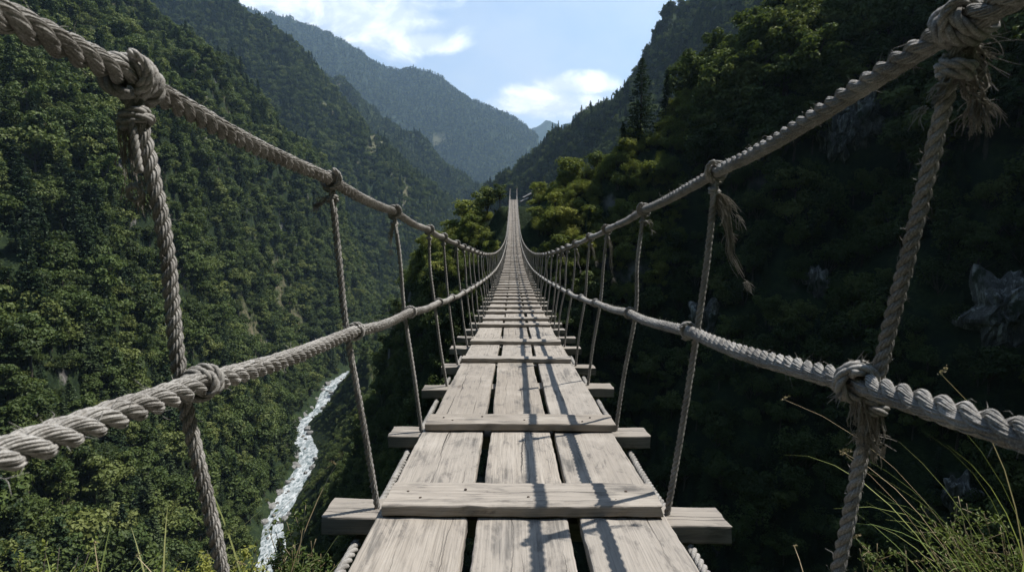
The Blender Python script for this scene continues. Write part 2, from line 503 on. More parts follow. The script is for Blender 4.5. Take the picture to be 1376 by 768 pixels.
def terrain_mat():
    m, n = mat('terrain')
    g = n('NewGeometry')
    pos = g.outputs['Position']
    nz = n('SeparateXYZ', i0=g.outputs['Normal']).outputs[2]
    a = n.noise(pos, .35, 7, .68)
    b = n.noise(pos, .028, 6, .62)
    c = n.noise(n.scale(pos, (.35, .35, .10)), 1.0, 6, .65, .6)
    bare = n('Attribute', attribute_name='rnd').outputs['Fac']
    veg = n.mix(n.ss(a, .35, .65), (.012, .022, .010), (.038, .056, .021))
    soil = n.mix(n.ss(a, .40, .58), (.075, .088, .034), (.19, .165, .105))
    col = n.mix(n.math('MULTIPLY', bare, n.ss(b, .3, .5, .75, 1.0)), veg, soil)
    a2 = n.noise(pos, 1.7, 5, .7)
    col = n.mix(n.ss(a2, .62, .42, 0, .6), col, (.008, .014, .007))  # dark spots painted in as the shade of understory gaps
    rock = n.mix(n.ss(c, .36, .62), (.035, .034, .033), (.19, .18, .165))
    rk = n.math('MULTIPLY', n.ss(nz, .50, .36), n.ss(n.noise(pos, .075, 5, .6), .60, .66))
    col = n.mix(rk, col, rock)
    bp = n('Bump', in_Strength=.7, in_Distance=.6, in_Height=n.math('ADD', a, c))
    p = n('BsdfPrincipled', in_Base_Color=col, in_Roughness=.95, in_Normal=bp.outputs[0])
    p.inputs['Specular IOR Level'].default_value = .1
    n.out(p.outputs[0])
    return m


def water_mat():
    m, n = mat('river_water')
    pos = n('NewGeometry').outputs['Position']
    f1 = n.noise(n.scale(pos, (.42, .15, .3)), 1.0, 7, .72, 1.6)
    f2 = n.noise(n.scale(pos, (1.1, .6, 1)), 1.0, 5, .65, .8)
    foam = n.ss(n.math('ADD', n.math('MULTIPLY', f1, .7), n.math('MULTIPLY', f2, .3)), .38, .64)
    col = n.mix(foam, (.055, .085, .09), (.50, .525, .535))
    bp = n('Bump', in_Strength=.45, in_Distance=.35, in_Height=n.math('ADD', f1, n.math('MULTIPLY', f2, .4)))
    p = n('BsdfPrincipled', in_Base_Color=col, in_Roughness=n.math('MULTIPLY_ADD', foam, .4, .45), in_Normal=bp.outputs[0])
    n.out(p.outputs[0])
    return m


def rock_mat():
    m, n = mat('grey_rock')
    tc = n('TexCoord').outputs['Object']
    a = n.noise(n.scale(tc, (1.1, 1.1, .28)), 1.0, 8, .7, .8)
    b = n.noise(n.scale(tc, (2.6, 2.6, .5)), 1.0, 6, .65, .4)
    c = n.noise(tc, .45, 4, .6)
    col = n.mix(n.ss(a, .36, .60), (.09, .085, .078), (.46, .44, .405))
    col = n.mix(n.ss(b, .58, .50, 0, .75), col, (.05, .05, .045))
    col = n.mix(n.math('MULTIPLY', n.ss(c, .50, .60), n.ss(b, .40, .56)), col, (.022, .034, .014))
    bp = n('Bump', in_Strength=1.0, in_Distance=.35, in_Height=n.math('ADD', a, b))
    p = n('BsdfPrincipled', in_Base_Color=col, in_Roughness=.95, in_Normal=bp.outputs[0])
    n.out(p.outputs[0])
    return m


M_WOOD = wood_mat('weathered_plank', (.24, .213, .18), (.37, .334, .288))
M_BEAM = wood_mat('weathered_beam', (.21, .188, .16), (.34, .305, .26), 1.2)
M_ROPE = rope_mat('weathered_rope', (.165, .159, .150), (.345, .335, .318))
M_YARN = rope_mat('rope_yarn', (.155, .150, .142), (.345, .337, .322), False)
M_FRAY = rope_mat('frayed_fibre', (.30, .275, .235), (.48, .445, .385))
M_TERR = terrain_mat()
M_WATER = water_mat()
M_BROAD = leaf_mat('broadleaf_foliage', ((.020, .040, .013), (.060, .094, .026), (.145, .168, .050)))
M_CONE = leaf_mat('conifer_needles', ((.014, .031, .017), (.032, .058, .025), (.068, .094, .037)), .12)
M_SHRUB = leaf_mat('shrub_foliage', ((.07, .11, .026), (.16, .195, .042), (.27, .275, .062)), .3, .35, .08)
M_NEAR = leaf_mat('near_leaf', ((.05, .085, .022), (.08, .115, .03), (.12, .15, .04)), .35, .5, .9)
M_GRASS = leaf_mat('grass_blade', ((.09, .15, .035), (.16, .215, .06), (.30, .31, .13)), .35, .6, 1.5)
M_DRY = leaf_mat('dry_stalk', ((.20, .16, .09), (.28, .23, .14), (.36, .31, .20)), .2, .5, 1.5)
M_BARK = plain_mat('bark', (.05, .04, .032), (.11, .09, .07), 6)
M_ROCK = rock_mat()
M_BOULD = plain_mat('river_boulder', (.11, .109, .104), (.235, .23, .215), .8, .9, .8, .2)
M_IRON = plain_mat('rusty_nail', (.03, .022, .018), (.07, .045, .03), 60)
M_POST = wood_mat('weathered_post', (.26, .24, .21), (.38, .35, .31))

# ------------------------------------------------------------------ deck line, read off the photograph: depth and row
_dk = np.array([(1.735, 692), (2.66, 582), (4.54, 489), (5.56, 463.5), (7.0, 441.7), (7.67, 431.8), (11.25, 400), (16, 380), (23.3, 360),
                (28, 350), (33.8, 340), (44.4, 320), (56, 300), (67.5, 280), (75, 271.5)])
_dp = np.array([at(690, y, d) for d, y in _dk])
_cf = np.polyfit(_dp[:, 1], _dp[:, 2], 4, w=1 / (1.0 + .12 * _dp[:, 1]))
_yy = np.linspace(-3, 80, 400)
DECK = (_yy, np.polyval(_cf, _yy))
print('deck fit', np.round(np.polyval(_cf, _dp[:, 1]) - _dp[:, 2], 3))
# ------------------------------------------------------------------ terrain mesh (polar grid round the viewpoint)
DA = 0.0042
ANG = np.linspace(-math.pi, math.pi, 1497)
DA = ANG[1] - ANG[0]
RAD = np.geomspace(0.35, 7600, 760)
AA, RR = np.meshgrid(ANG, RAD, indexing='ij')
GX, GY = RR * np.sin(AA), RR * np.cos(AA)
GZ, GID = terrain(GX, GY, True)
na, nr = GX.shape
_px, _py, _pd = proj(np.stack([GX, GY, GZ], -1))
GBARE = sstep(pn(GX / 55, GY / 55, 201) + .7 * pn(GX / 16, GY / 16, 202), .62, .84) * np.isin(GID, (0, 1, 2))
for bx, by, bw, bh, zones in [(350, 352, 26, 16, (0,)), (372, 385, 16, 30, (0,)), (395, 425, 14, 22, (0,)), (345, 455, 14, 26, (0,)), (300, 440, 10, 14, (0,)), (362, 500, 12, 22, (0,)),
                              (130, 55, 26, 10, (0,)), (60, 105, 30, 14, (0,)), (215, 640, 22, 18, (7, 8)), (275, 655, 20, 40, (7, 8)), (500, 190, 10, 40, (1,)), (150, 10, 40, 14, (0, 1)), (545, 265, 9, 26, (1,)),
                              (590, 190, 14, 8, (2, 3))]:
    q = np.hypot((_px - bx) / bw, (_py - by) / bh) + .9 * pn(GX / 9, GY / 9, 203) + .5 * pn(GX / 3, GY / 3, 204)
    GBARE = np.maximum(GBARE, (1 - sstep(q, .55, 1.1)) * np.isin(GID, zones) * (_pd > 8))


def build_terrain():
    P = np.stack([GX, GY, GZ], -1).reshape(-1, 3)
    i, j = np.meshgrid(np.arange(na - 1), np.arange(nr - 1), indexing='ij')
    Q = np.stack([i * nr + j, (i + 1) * nr + j, (i + 1) * nr + j + 1, i * nr + j + 1], -1).reshape(-1, 4)
    a, r = ANG[i.ravel()], RAD[j.ravel()]
    lim = np.where(np.abs(a + .02) > .86, 900, 9000)
    keep = r < lim
    idn = np.array([0, 1, 1, 1, 1, 2, 2, 3, 3, 2])[GID[:-1, :-1]].ravel()
    for k, nm in enumerate(('hill', 'mountain', 'hillside', 'ground')):
        q = Q[keep & (idn == k)]
        used = np.unique(q)
        re = np.zeros(len(P), int); re[used] = np.arange(len(used))
        mb = MB(); mb.add(P[used], re[q][:, ::-1]); mb.at[-1] = GBARE.reshape(-1)[used]
        o = mb.obj(nm, M_TERR)
        tag(o, kind='structure')


build_terrain()

# river
def build_river():
    pts = smooth_path(np.stack([RIVER[:18, 0], RIVER[:18, 1], RIVER[:18, 0] * 0], -1), 60)
    T = unit(np.gradient(pts, axis=0)); S = np.stack([T[:, 1], -T[:, 0], T[:, 0] * 0], -1)
    w = np.linspace(-8, 8, 19)
    V = pts[:, None] + w[None, :, None] * S[:, None]
    V[..., 2] = river_z(V[..., 1]) - .35 + .25 * pn(V[..., 0] / 2.3, V[..., 1] / 2.3, 5) + .35 * pn(V[..., 0] / 6, V[..., 1] / 6, 6)
    n, k = V.shape[:2]
    i, j = np.meshgrid(np.arange(n - 1), np.arange(k - 1), indexing='ij')
    Q = np.stack([i * k + j, i * k + j + 1, (i + 1) * k + j + 1, (i + 1) * k + j], -1).reshape(-1, 4)
    mb = MB(); mb.add(V.reshape(-1, 3), Q)
    tag(mb.obj('river', M_WATER), kind='structure')


build_river()
# ------------------------------------------------------------------ foliage shapes
def leaves(mb, C, Nn, size, rng, aspect=.6, fold=.25, mat=0, rnd=None):
    """many small folded leaf-shaped faces (kites) at C with normals Nn"""
    n = len(C)
    Nn = unit(Nn)
    t = unit(np.cross(Nn, rng.normal(0, 1, (n, 3))))
    b = np.cross(Nn, t)
    s = (np.asarray(size) * rng.uniform(.7, 1.3, n))[:, None]
    V = np.stack([C - t * s * .5, C + b * s * aspect * .5 + Nn * s * fold * .5 - t * s * .05, C + t * s * .55 - Nn * s * fold * .2,
                  C - b * s * aspect * .5 + Nn * s * fold * .5 - t * s * .05], 1).reshape(-1, 3)
    Q = np.arange(n * 4).reshape(-1, 4)
    mb.add(V, Q, mat=mat)
    mb.at[-1] = np.repeat(rng.random(n) if rnd is None else rnd, 4)


def ball(rng, n):
    return unit(rng.normal(0, 1, (n, 3)))


def limb(mb, a, b, r0, r1, rng, mat=0, bend=.15, k=5):
    a, b = np.asarray(a, float), np.asarray(b, float)
    L = np.linalg.norm(b - a)
    m = rng.normal(0, bend * L * .4, 3)
    t = np.linspace(0, 1, k)[:, None]
    P = a + (b - a) * t + m * (4 * t * (1 - t)) * .5
    sweep(mb, P, np.linspace(r0, r1, k), 6, mat=mat)


def broad_tree(seed, H=9.0, W=3.2, nl=19, per=64, leaf=.56):
    rng = R_(seed)
    cr, tr = MB(), MB()
    top = H * .62
    limb(tr, (0, 0, -1.2), (rng.normal(0, .2), rng.normal(0, .2), top), .24, .07, rng, bend=.06, k=7)
    for i in range(nl):
        d = ball(rng, 1)[0]; d[2] = d[2] * .85 + .15
        q = rng.uniform(.45, 1.0)
        c = np.array([d[0] * W * q, d[1] * W * q, H * .60 + d[2] * H * .34 * q])
        lr = rng.uniform(.75, 1.45) * (W / 3.2)
        if i < 9:
            limb(tr, (0, 0, rng.uniform(.25, .55) * H), c, .09, .025, rng)
        nn = ball(rng, per)
        nn[:, 2] += .25
        cc = c + unit(nn) * np.array([1.15, 1.15, .75]) * lr * rng.uniform(.55, 1.05, per)[:, None]
        leaves(cr, cc, unit(nn) + rng.normal(0, .45, (per, 3)) + [0, 0, .25], leaf, rng, .75, rnd=np.clip(rng.normal(.5, .28, per), 0, 1))
    return cr, tr


def conifer_tree(seed, H=12.0, W=2.7, open_=.2, leaf=.42):
    rng = R_(seed)
    cr, tr = MB(), MB()
    limb(tr, (0, 0, -1.2), (0, 0, H * .98), .22, .02, rng, bend=.02, k=8)
    z = H * .10
    while z < H * .985:
        f = (1 - z / H)
        nb = int(5 + 6 * f)
        a0 = rng.random() * 6.28
        for k in range(nb):
            if rng.random() < open_:
                continue
            a = a0 + k / nb * 6.283 + rng.normal(0, .18)
            L = W * (f ** .8) * rng.uniform(.65, 1.15) + .18
            d = np.array([math.cos(a), math.sin(a), 0])
            m = max(3, int(L / leaf * 3.2))
            t = rng.uniform(.12, 1, m)[:, None]
            side = np.array([-d[1], d[0], 0])
            P = np.array([0, 0, z]) + d * L * t + np.array([0, 0, 1]) * (-.32 * L * t ** 1.3 + .16 * L * t ** 3) + side * rng.normal(0, .17, (m, 1)) * L * (1.15 - t) + rng.normal(0, .05, (m, 3))
            leaves(cr, P, np.array([0, 0, 1.0]) + rng.normal(0, .38, (m, 3)) + d * .3, leaf * 1.25, rng, .55, .35, rnd=np.clip(t[:, 0] * .7 + rng.normal(0, .15, m), 0, 1))
        z += H * .030 * (0.55 + f) * rng.uniform(.8, 1.25)
    return cr, tr


def shrub_plant(seed, H=2.2, W=1.35, nl=15, per=120, leaf=.13):
    rng = R_(seed)
    cr, tr = MB(), MB()
    for i in range(nl):
        d = ball(rng, 1)[0]; d[2] = abs(d[2])
        q = rng.uniform(.4, 1.0)
        c = np.array([d[0] * W * q, d[1] * W * q, H * (.25 + .62 * d[2] * q)])
        lr = rng.uniform(.26, .5) * W / 1.2
        limb(tr, (rng.normal(0, .08), rng.normal(0, .08), -.35), c, .03, .008, rng)
        nn = ball(rng, per)
        cc = c + nn * lr * rng.uniform(.5, 1.1, per)[:, None]
        leaves(cr, cc, nn + rng.normal(0, .5, (per, 3)) + [0, 0, .4], leaf, rng, .6, rnd=np.clip(rng.normal(.5, .3, per), 0, 1))
    return cr, tr


KIND = []       # (crown mesh, trunk mesh, joined mesh, label word, crown name)


def reg(cr, tr, m, cname, tname, kind):
    c = cr.mesh(cname, [m], smooth=False); t = tr.mesh(tname, [M_BARK])
    j = MB()
    for src, mi in ((cr, 0), (tr, 1)):
        off = j.n
        for V in src.v:
            pass
        V = np.concatenate(src.v)
        j.v.append(V); j.at.append(np.concatenate(src.at))
        for f in src.f4:
            j.f4.append(f + off); j.m4.append(np.full(len(f), mi)); j.uv4.append(np.zeros((len(f), 4, 2)))
        for f in src.f3:
            j.f3.append(f + off); j.m3.append(np.full(len(f), mi)); j.uv3.append(np.zeros((len(f), 3, 2)))
        j.n += len(V)
    jm = j.mesh(kind + '_far', [m, M_BARK], smooth=False)
    KIND.append((c, t, jm, kind, cname, tname))


for sd in range(4):
    reg(*broad_tree(100 + sd, H=(9, 8, 10, 8.4)[sd], W=(3.2, 3.5, 3.0, 3.7)[sd]), M_BROAD, 'crown', 'trunk', 'broadleaf_tree')
for sd in range(3):
    reg(*conifer_tree(200 + sd, H=(12, 13, 11)[sd], W=(2.6, 2.3, 2.9)[sd]), M_CONE, 'crown', 'trunk', 'conifer_tree')
for sd in range(3):
    reg(*shrub_plant(300 + sd), M_SHRUB, 'foliage', 'stem', 'shrub')
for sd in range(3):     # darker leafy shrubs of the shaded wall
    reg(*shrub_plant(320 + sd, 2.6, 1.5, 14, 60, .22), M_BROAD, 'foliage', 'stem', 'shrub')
reg(*conifer_tree(260, H=12, W=3.1, open_=.28, leaf=.30), M_CONE, 'crown', 'trunk', 'conifer_tree')   # 13: tall shaggy spire

reg(*broad_tree(150, H=8.5, W=3.6), M_SHRUB, 'crown', 'trunk', 'broadleaf_tree')      # 14: yellow-green

ROCKS = [
    (1150, 165, 30, 44, 16, 1, 'streaked grey rock face on the shaded wall under the right hand rope'),
    (1122, 190, 20, 36, 12, 2, 'narrow grey rock rib left of the streaked rock face'),
    (1352, 420, 44, 58, 22, 3, 'largest pale rock slab on the shaded wall at the right edge'),
    (1096, 382, 18, 24, 10, 4, 'small pale rock outcrop above the right side rope'),
    (952, 430, 26, 26, 12, 5, 'dim rock outcrop between the second right hanger and the side rope'),
    (1290, 665, 20, 30, 12, 6, 'low dim rock outcrop above the shrubs at lower right'),
]

# ------------------------------------------------------------------ where the forest grows
rng = R_(7)
jj = np.arange(60, nr - 1)
cellr = (RAD[1:] - RAD[:-1])
AR = DA * RAD[None, :-1] * cellr[None, :] * np.ones((na - 1, 1))
zc = .25 * (GZ[:-1, :-1] + GZ[1:, :-1] + GZ[:-1, 1:] + GZ[1:, 1:])
xc_, yc_ = .5 * (GX[:-1, :-1] + GX[1:, 1:]), .5 * (GY[:-1, :-1] + GY[1:, 1:])
rc_ = np.hypot(xc_, yc_)
gr = (GZ[:-1, 1:] - GZ[:-1, :-1]) / cellr[None, :]
ga = (GZ[1:, :-1] - GZ[:-1, :-1]) / (DA * RAD[None, :-1])
slope = np.hypot(gr, ga)
surf = AR * np.sqrt(1 + np.minimum(slope, 4.0) ** 2)
zid = GID[:-1, :-1]
elev = GZ / RR
run = np.maximum.accumulate(elev, axis=1)[:-1, :-1]
px_, py_, dd_ = proj(np.stack([xc_, yc_, zc], -1))
inview = (dd_ > 3) & (px_ > -130) & (px_ < 1506) & (py_ > -160) & (py_ < 980)
vis = (zc + 9) / rc_ > run - .012
spacing = np.select([zid == 0, (zid == 1) | (zid == 2), zid == 3, zid == 5, zid == 6, zid >= 7], [4.7, 5.4, 11.0, 5.0, 1.9, 1.6], 1e9)
spacing = np.where((zid == 6) & (np.hypot((xc_ - 3) * .75, yc_ - 80) < 17) & (zc > -11), 1.35, spacing)
spacing = np.where((zid == 6) & (yc_ > 88) & (xc_ < 5), 3.2, spacing)
bare = np.clip(GBARE[:-1, :-1], 0, 1)
dens = surf / spacing ** 2 * inview * vis * (rc_ > 9) * (1 - .93 * bare)
dens *= np.where((np.abs(xc_) < 2.6) & (yc_ < 83) & (yc_ > 0) & (zc > -14), 0, 1)
dens *= np.where(polyd(xc_, yc_, RIVER) < 7, 0, 1)
dens *= np.where(np.hypot(xc_ - .2, (yc_ - 78) * .7) < 2.6, 0, 1)
under = np.where(np.isin(zid, (0, 1, 2, 5)), surf / np.where(zid == 0, 4.4, 5.4) ** 2 * inview * vis * (1 - .6 * bare), 0) * np.where(polyd(xc_, yc_, RIVER) < 5, 0, 1)
cnt0 = rng.poisson(np.minimum(dens, 6))
cnt = cnt0 + rng.poisson(np.minimum(under, 6))
I, J = np.nonzero(cnt)
rep_ = np.repeat(np.arange(len(I)), cnt[I, J])
I, J = I[rep_], J[rep_]
fa, fr = rng.random(len(I)), rng.random(len(I))
a_ = ANG[I] + fa * DA; r_ = RAD[J] + fr * cellr[J]
X, Y = r_ * np.sin(a_), r_ * np.cos(a_)
Z = (GZ[I, J] * (1 - fa) * (1 - fr) + GZ[I + 1, J] * fa * (1 - fr) + GZ[I, J + 1] * (1 - fa) * fr + GZ[I + 1, J + 1] * fa * fr)
zz = zid[I, J]
n_ = len(X)
u = rng.random(n_)
low = rng.random(n_) >= cnt0[I, J] / cnt[I, J]
conf = np.select([zz == 0, (zz == 1) | (zz == 2), zz == 3, zz == 5, zz == 6], [.26, .40, .45, .5, .10], 0.0)
conf = conf + .25 * pn(X / 60, Y / 60, 91)
kind = np.where(u < conf, rng.integers(4, 7, n_), rng.integers(0, 4, n_))
S = np.select([zz == 0, (zz == 1) | (zz == 2), zz == 3, zz == 5], [np.clip(rng.lognormal(.02, .36, n_), .4, 1.9), np.clip(rng.lognormal(-.02, .3, n_), .5, 1.8), rng.uniform(1.3, 1.9, n_), rng.uniform(.7, 1.2, n_)], 1.0)
wall = zz == 6
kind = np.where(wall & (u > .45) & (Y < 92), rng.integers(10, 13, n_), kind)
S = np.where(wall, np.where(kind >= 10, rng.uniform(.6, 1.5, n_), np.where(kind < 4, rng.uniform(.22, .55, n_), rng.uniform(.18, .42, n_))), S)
knoll = wall & (np.hypot((X - 3) * .75, Y - 80) < 17) & (Z > -11)
kind = np.where(knoll, np.where(u < .76, rng.integers(7, 10, n_), np.where(u < .96, 14, rng.integers(4, 7, n_))), kind)
S = np.where(knoll, np.where((kind >= 7) & (kind < 13), rng.uniform(.6, 1.2, n_), np.where((kind < 4) | (kind == 14), rng.uniform(.2, .45, n_), rng.uniform(.14, .3, n_))), S)
near = zz >= 7
kind = np.where(near, np.where(u < .7, rng.integers(7, 10, n_), rng.integers(10, 13, n_)), kind)
S = np.where(near, rng.uniform(.35, .9, n_), S)
kind = np.where(low, rng.integers(10, 13, n_), kind)
S = np.where(low, rng.uniform(.7, 1.7, n_) * np.where(zz == 0, 1, 1.6), S)
bank = (X > np.interp(Y, RIVER[:, 1], RIVER[:, 0])) & (polyd(X, Y, RIVER) < 36) & (Y > 140) & (Y < 520)
kind = np.where(bank, rng.integers(10, 13, n_), kind)
S = np.where(bank, rng.uniform(.5, 1.15, n_) * np.clip(polyd(X, Y, RIVER) / 14, .45, 1.3), S)
upper = wall & ~low & (Z > 4) & ~((np.hypot((X - 3) * .75, Y - 80) < 17) & (Z > -11)) & (u < .75)
kind = np.where(upper, np.where(u < .12, rng.integers(4, 7, n_), rng.integers(0, 4, n_)), kind)
S = np.where(upper, np.where(kind < 4, rng.uniform(.4, .85, n_), rng.uniform(.35, .7, n_)), S)
ROT = rng.random(n_) * 6.283
PTS = np.stack([X, Y, Z - .1], -1)
HT = np.array([9, 8, 10, 8.4, 12, 13, 11, 2.2, 2.2, 2.2, 2.6, 2.6, 2.6, 12, 8.5])
# keep growth clear of the bridge
clash = (np.abs(X) < 2.2 + S * 1.0) & (Y < 84) & (Y > 0) & (Z + HT[kind] * S > np.interp(Y, *DECK) - .8)
ok = ~clash
_qx, _qy, _qd = proj(PTS + np.stack([0 * S, 0 * S, HT[kind] * S * .5], -1))
for rkx, rky, rkw, rkh, *rk_ in ROCKS:
    ok &= ~((np.hypot((_qx - rkx) / (rkw * 1.15), (_qy - rky) / (rkh * 1.15)) < 1) & (zz == 6))
PTS, kind, S, ROT, zz = PTS[ok], kind[ok], S[ok], ROT[ok], zz[ok]

# ------------------------------------------------------------------ the trees that show largest are things of their own
pxx, pyy, dd = proj(PTS + np.stack([0 * S, 0 * S, HT[kind] * S * .6], -1))
seen_top = np.zeros(len(S), bool)
ai = np.clip(((np.arctan2(PTS[:, 0], PTS[:, 1]) - ANG[0]) / DA).astype(int), 0, na - 2)
ri = np.clip(np.searchsorted(RAD, np.hypot(PTS[:, 0], PTS[:, 1])) - 2, 0, nr - 2)
runv = np.maximum.accumulate(elev, axis=1)[ai, ri]
seen_top = (PTS[:, 2] + HT[kind] * S * .7) / np.hypot(PTS[:, 0], PTS[:, 1]) > runv
inside = (pxx > 0) & (pxx < 1376) & (pyy > 0) & (pyy < 768) & seen_top
big = HT[kind] * S * np.where((kind >= 7) & (kind < 13), 1.15, .8) / dd
GRP = [('broadleaf_tree', 'broadleaf tree', np.isin(kind, (0, 1, 2, 3, 14)), 290), ('conifer_tree', 'conifer', np.isin(kind, (4, 5, 6, 13)), 290), ('shrub', 'shrub', (kind >= 7) & (kind < 13), 290)]


def plant(k, p, s, rot, label, cat, group=None, name=None, tilt=(0, 0)):
    c, t, j, nm, cn, tn = KIND[k]
    e = link(name or nm, None)
    e.location = p; e.scale = (s, s, s); e.rotation_euler = (tilt[0], tilt[1], rot)
    tag(e, label, cat, group)
    link(cn, c, e); link(tn, t, e)
    return e


def zone_label(word, q, z, p):
    if z == 0:
        return f'{word} in the sunlit forest of the left slope above the white river', f'{word}s on the sunlit left slope'
    if z in (1, 2, 3, 4):
        return f'{word} on the far blue-green mountainside up the valley', f'{word}s on the far mountains'
    if z == 5:
        return f'{word} on the ridge that runs up to the right behind the bridge end', f'{word}s on the ridge behind'
    if z == 6:
        if q < 660 and p[1] > 86:
            return f'{word} on the shaded spur falling left from the bridge end to the river', f'{word}s on the spur below the landing'
        if math.hypot((p[0] - 3) * .75, p[1] - 80) < 17 and p[2] > -11:
            return f'sunlit {word} on the knoll around the far end of the bridge', f'{word}s on the knoll at the bridge end'
        return f'dark {word} clinging to the shaded cliff wall right of the bridge', f'{word}s on the shaded cliff wall'
    return f'bright green {word} on the near bank below the left ropes', f'{word}s on the near bank'


single = np.zeros(len(S), bool)
for nm, word, msk, most in GRP:
    idx = np.nonzero(msk & inside)[0]
    idx = idx[np.argsort(-big[idx])][:most]
    for i in idx:
        lab, grp = zone_label(word, pxx[i], zz[i], PTS[i])
        plant(kind[i], PTS[i], S[i], ROT[i], lab, 'shrub' if word == 'shrub' else 'tree', grp)
    single[idx] = True

# the rest of the forest: one scattered mass
def scatter(name, P, K, SC, RO, label):
    lib = bpy.data.collections.new('forest_plants')
    used = sorted(set(K.tolist()))
    remap = {k: i for i, k in enumerate(used)}
    for i, k in enumerate(used):
        o = bpy.data.objects.new('%02d_plant' % i, KIND[k][2]); lib.objects.link(o)
    me = bpy.data.meshes.new(name)
    me.vertices.add(len(P)); me.vertices.foreach_set('co', P.astype(np.float32).ravel())
    for an, val, ty in (('pick', np.array([remap[k] for k in K.tolist()]), 'INT'), ('size', SC, 'FLOAT'), ('turn', RO, 'FLOAT')):
        a = me.attributes.new(an, ty, 'POINT'); a.data.foreach_set('value', val.astype(np.int32 if ty == 'INT' else np.float32))
    o = link(name, me)
    ng = bpy.data.node_groups.new('scatter', 'GeometryNodeTree')
    ng.interface.new_socket('Geometry', in_out='INPUT', socket_type='NodeSocketGeometry')
    ng.interface.new_socket('Geometry', in_out='OUTPUT', socket_type='NodeSocketGeometry')
    nn = ng.nodes; L = ng.links
    gi, go = nn.new('NodeGroupInput'), nn.new('NodeGroupOutput')
    ci = nn.new('GeometryNodeCollectionInfo'); ci.inputs[0].default_value = lib
    ci.inputs['Separate Children'].default_value = True; ci.inputs['Reset Children'].default_value = True
    ip = nn.new('GeometryNodeInstanceOnPoints')

    def attr(nm, ty):
        q = nn.new('GeometryNodeInputNamedAttribute'); q.data_type = ty; q.inputs[0].default_value = nm
        return [x for x in q.outputs if x.enabled and x.name == 'Attribute'][0]
    cx = nn.new('ShaderNodeCombineXYZ')
    L.new(attr('turn', 'FLOAT'), cx.inputs[2])
    L.new(gi.outputs[0], ip.inputs['Points']); L.new(ci.outputs[0], ip.inputs['Instance'])
    ip.inputs['Pick Instance'].default_value = True
    L.new(attr('pick', 'INT'), ip.inputs['Instance Index'])
    L.new(cx.outputs[0], ip.inputs['Rotation']); L.new(attr('size', 'FLOAT'), ip.inputs['Scale'])
    L.new(ip.outputs[0], go.inputs[0])
    md = o.modifiers.new('scatter', 'NODES'); md.node_group = ng
    tag(o, label, 'forest', kind='stuff')
    return o


print('plants', len(S), 'single', single.sum(), {int(z): int((zz == z).sum()) for z in set(zz.tolist())})
r = ~single
scatter('forest', PTS[r], kind[r], S[r], ROT[r], 'dense mixed green forest covering the slopes of the gorge')


def ground(px, d):
    """terrain point at axial depth d under photo column px"""
    x = (px - 688) / F * d
    y = d * CP
    for _ in range(3):
        z = float(terrain(np.array([x]), np.array([y]))[0])
        y = (d + z * SP) / CP
    return np.array([x, y, z])


def crest(px, d0=66, d1=96):
    D = np.linspace(d0, d1, 160)
    x = (px - 688) / F * D
    z = terrain(x, D)
    k = np.argmax(z / D)
    return np.array([x[k], D[k], z[k]])


# named trees of the spur's crest and the knoll
for px, d, k, s, lab in [
    (856, 86, 13, .98, 'tallest dark conifer spire standing on the crest right of the bridge end'),
    (889, 90, 5, .62, 'smaller conifer just right of the tallest spire on the crest'),
    (833, 90, 4, .40, 'short pointed conifer just left of the tallest spire on the crest'),
    (1005, 66, 13, .52, 'lone feathery conifer on the shaded wall under the right hand rope'),
    (655, 86, 1, .66, 'dark round treetop crowning the knoll left of the bridge end'),
    (630, 88, 14, .62, 'broad leafy tree on the left shoulder of the knoll'),
    (672, 90, 2, .36, 'small leafy tree close behind the left post of the bridge end'),
    (724, 88, 14, .36, 'low leafy tree beside the stone ledges right of the bridge end'),
    (765, 84, 14, .55, 'yellow-green leafy tree on the slope right of the bridge end'),
    (800, 86, 1, .50, 'leafy tree between the bridge end slope and the short conifer'),
    (918, 86, 3, .72, 'leafy tree on the crest between the tallest spire and the upper wood'),
    (960, 84, 0, .80, 'big sunlit leafy tree high on the crest right of the tallest spire'),
    (1000, 84, 1, .85, 'sunlit leafy tree near the top of the crest, left of the frayed upper rope'),
    (1045, 82, 2, .80, 'sunlit leafy tree highest on the crest at the top edge'),
]:
    plant(k, (ground(px, d) if px == 1005 else crest(px)) - [0, 0, .2], s, px * .37, lab, 'tree')
# ------------------------------------------------------------------ the bridge
XC = lambda y: .03 + .002 * np.asarray(y)
ZD = lambda y: np.interp(y, *DECK)
Y_END = 77.6
HT_ = lambda y: np.interp(y, [-2, 1.7, 3, 10, 16, 30, 60, Y_END], [1.08, 1.07, 1.05, .93, .88, .88, .95, 1.30])
WT_ = lambda y: np.interp(y, [-2, .3, .8, 1.79, 3, 15, 25, 34, Y_END], [.60, .59, .60, .61, .60, .555, .51, .47, .46])
HL_ = lambda y: np.interp(y, [-2, .5, .87, 1.79, 2.75, 5, 15, 60, Y_END], [.64, .615, .60, .58, .565, .52, .46, .45, .50])
WL_ = lambda y: np.interp(y, [-2, .3, .8, 1.7, 3, 15, 34, Y_END], [.51, .52, .53, .545, .535, .50, .46, .45])
RT = .0198     # hand and side rope radius
RH = .0105     # hanger radius

BEAMS = [-1.25, -.25, .87, 1.79, 2.71, 3.76, 4.53, 5.54, 6.28, 6.98, 7.67]
rb = R_(3)
while BEAMS[-1] < Y_END - .95:
    BEAMS.append(BEAMS[-1] + .88 + rb.normal(0, .035))
BEAMS.append(Y_END - .05)
NOCLEAT = {5, 8}

BR = link('rope_bridge', None)
BR_LOC = Vector((.03, 0, float(ZD(0))))
BR.location = BR_LOC
tag(BR, 'weathered rope and plank footbridge sagging across the gorge to the far knoll', 'rope bridge')
TB = Matrix.Translation(-BR_LOC)


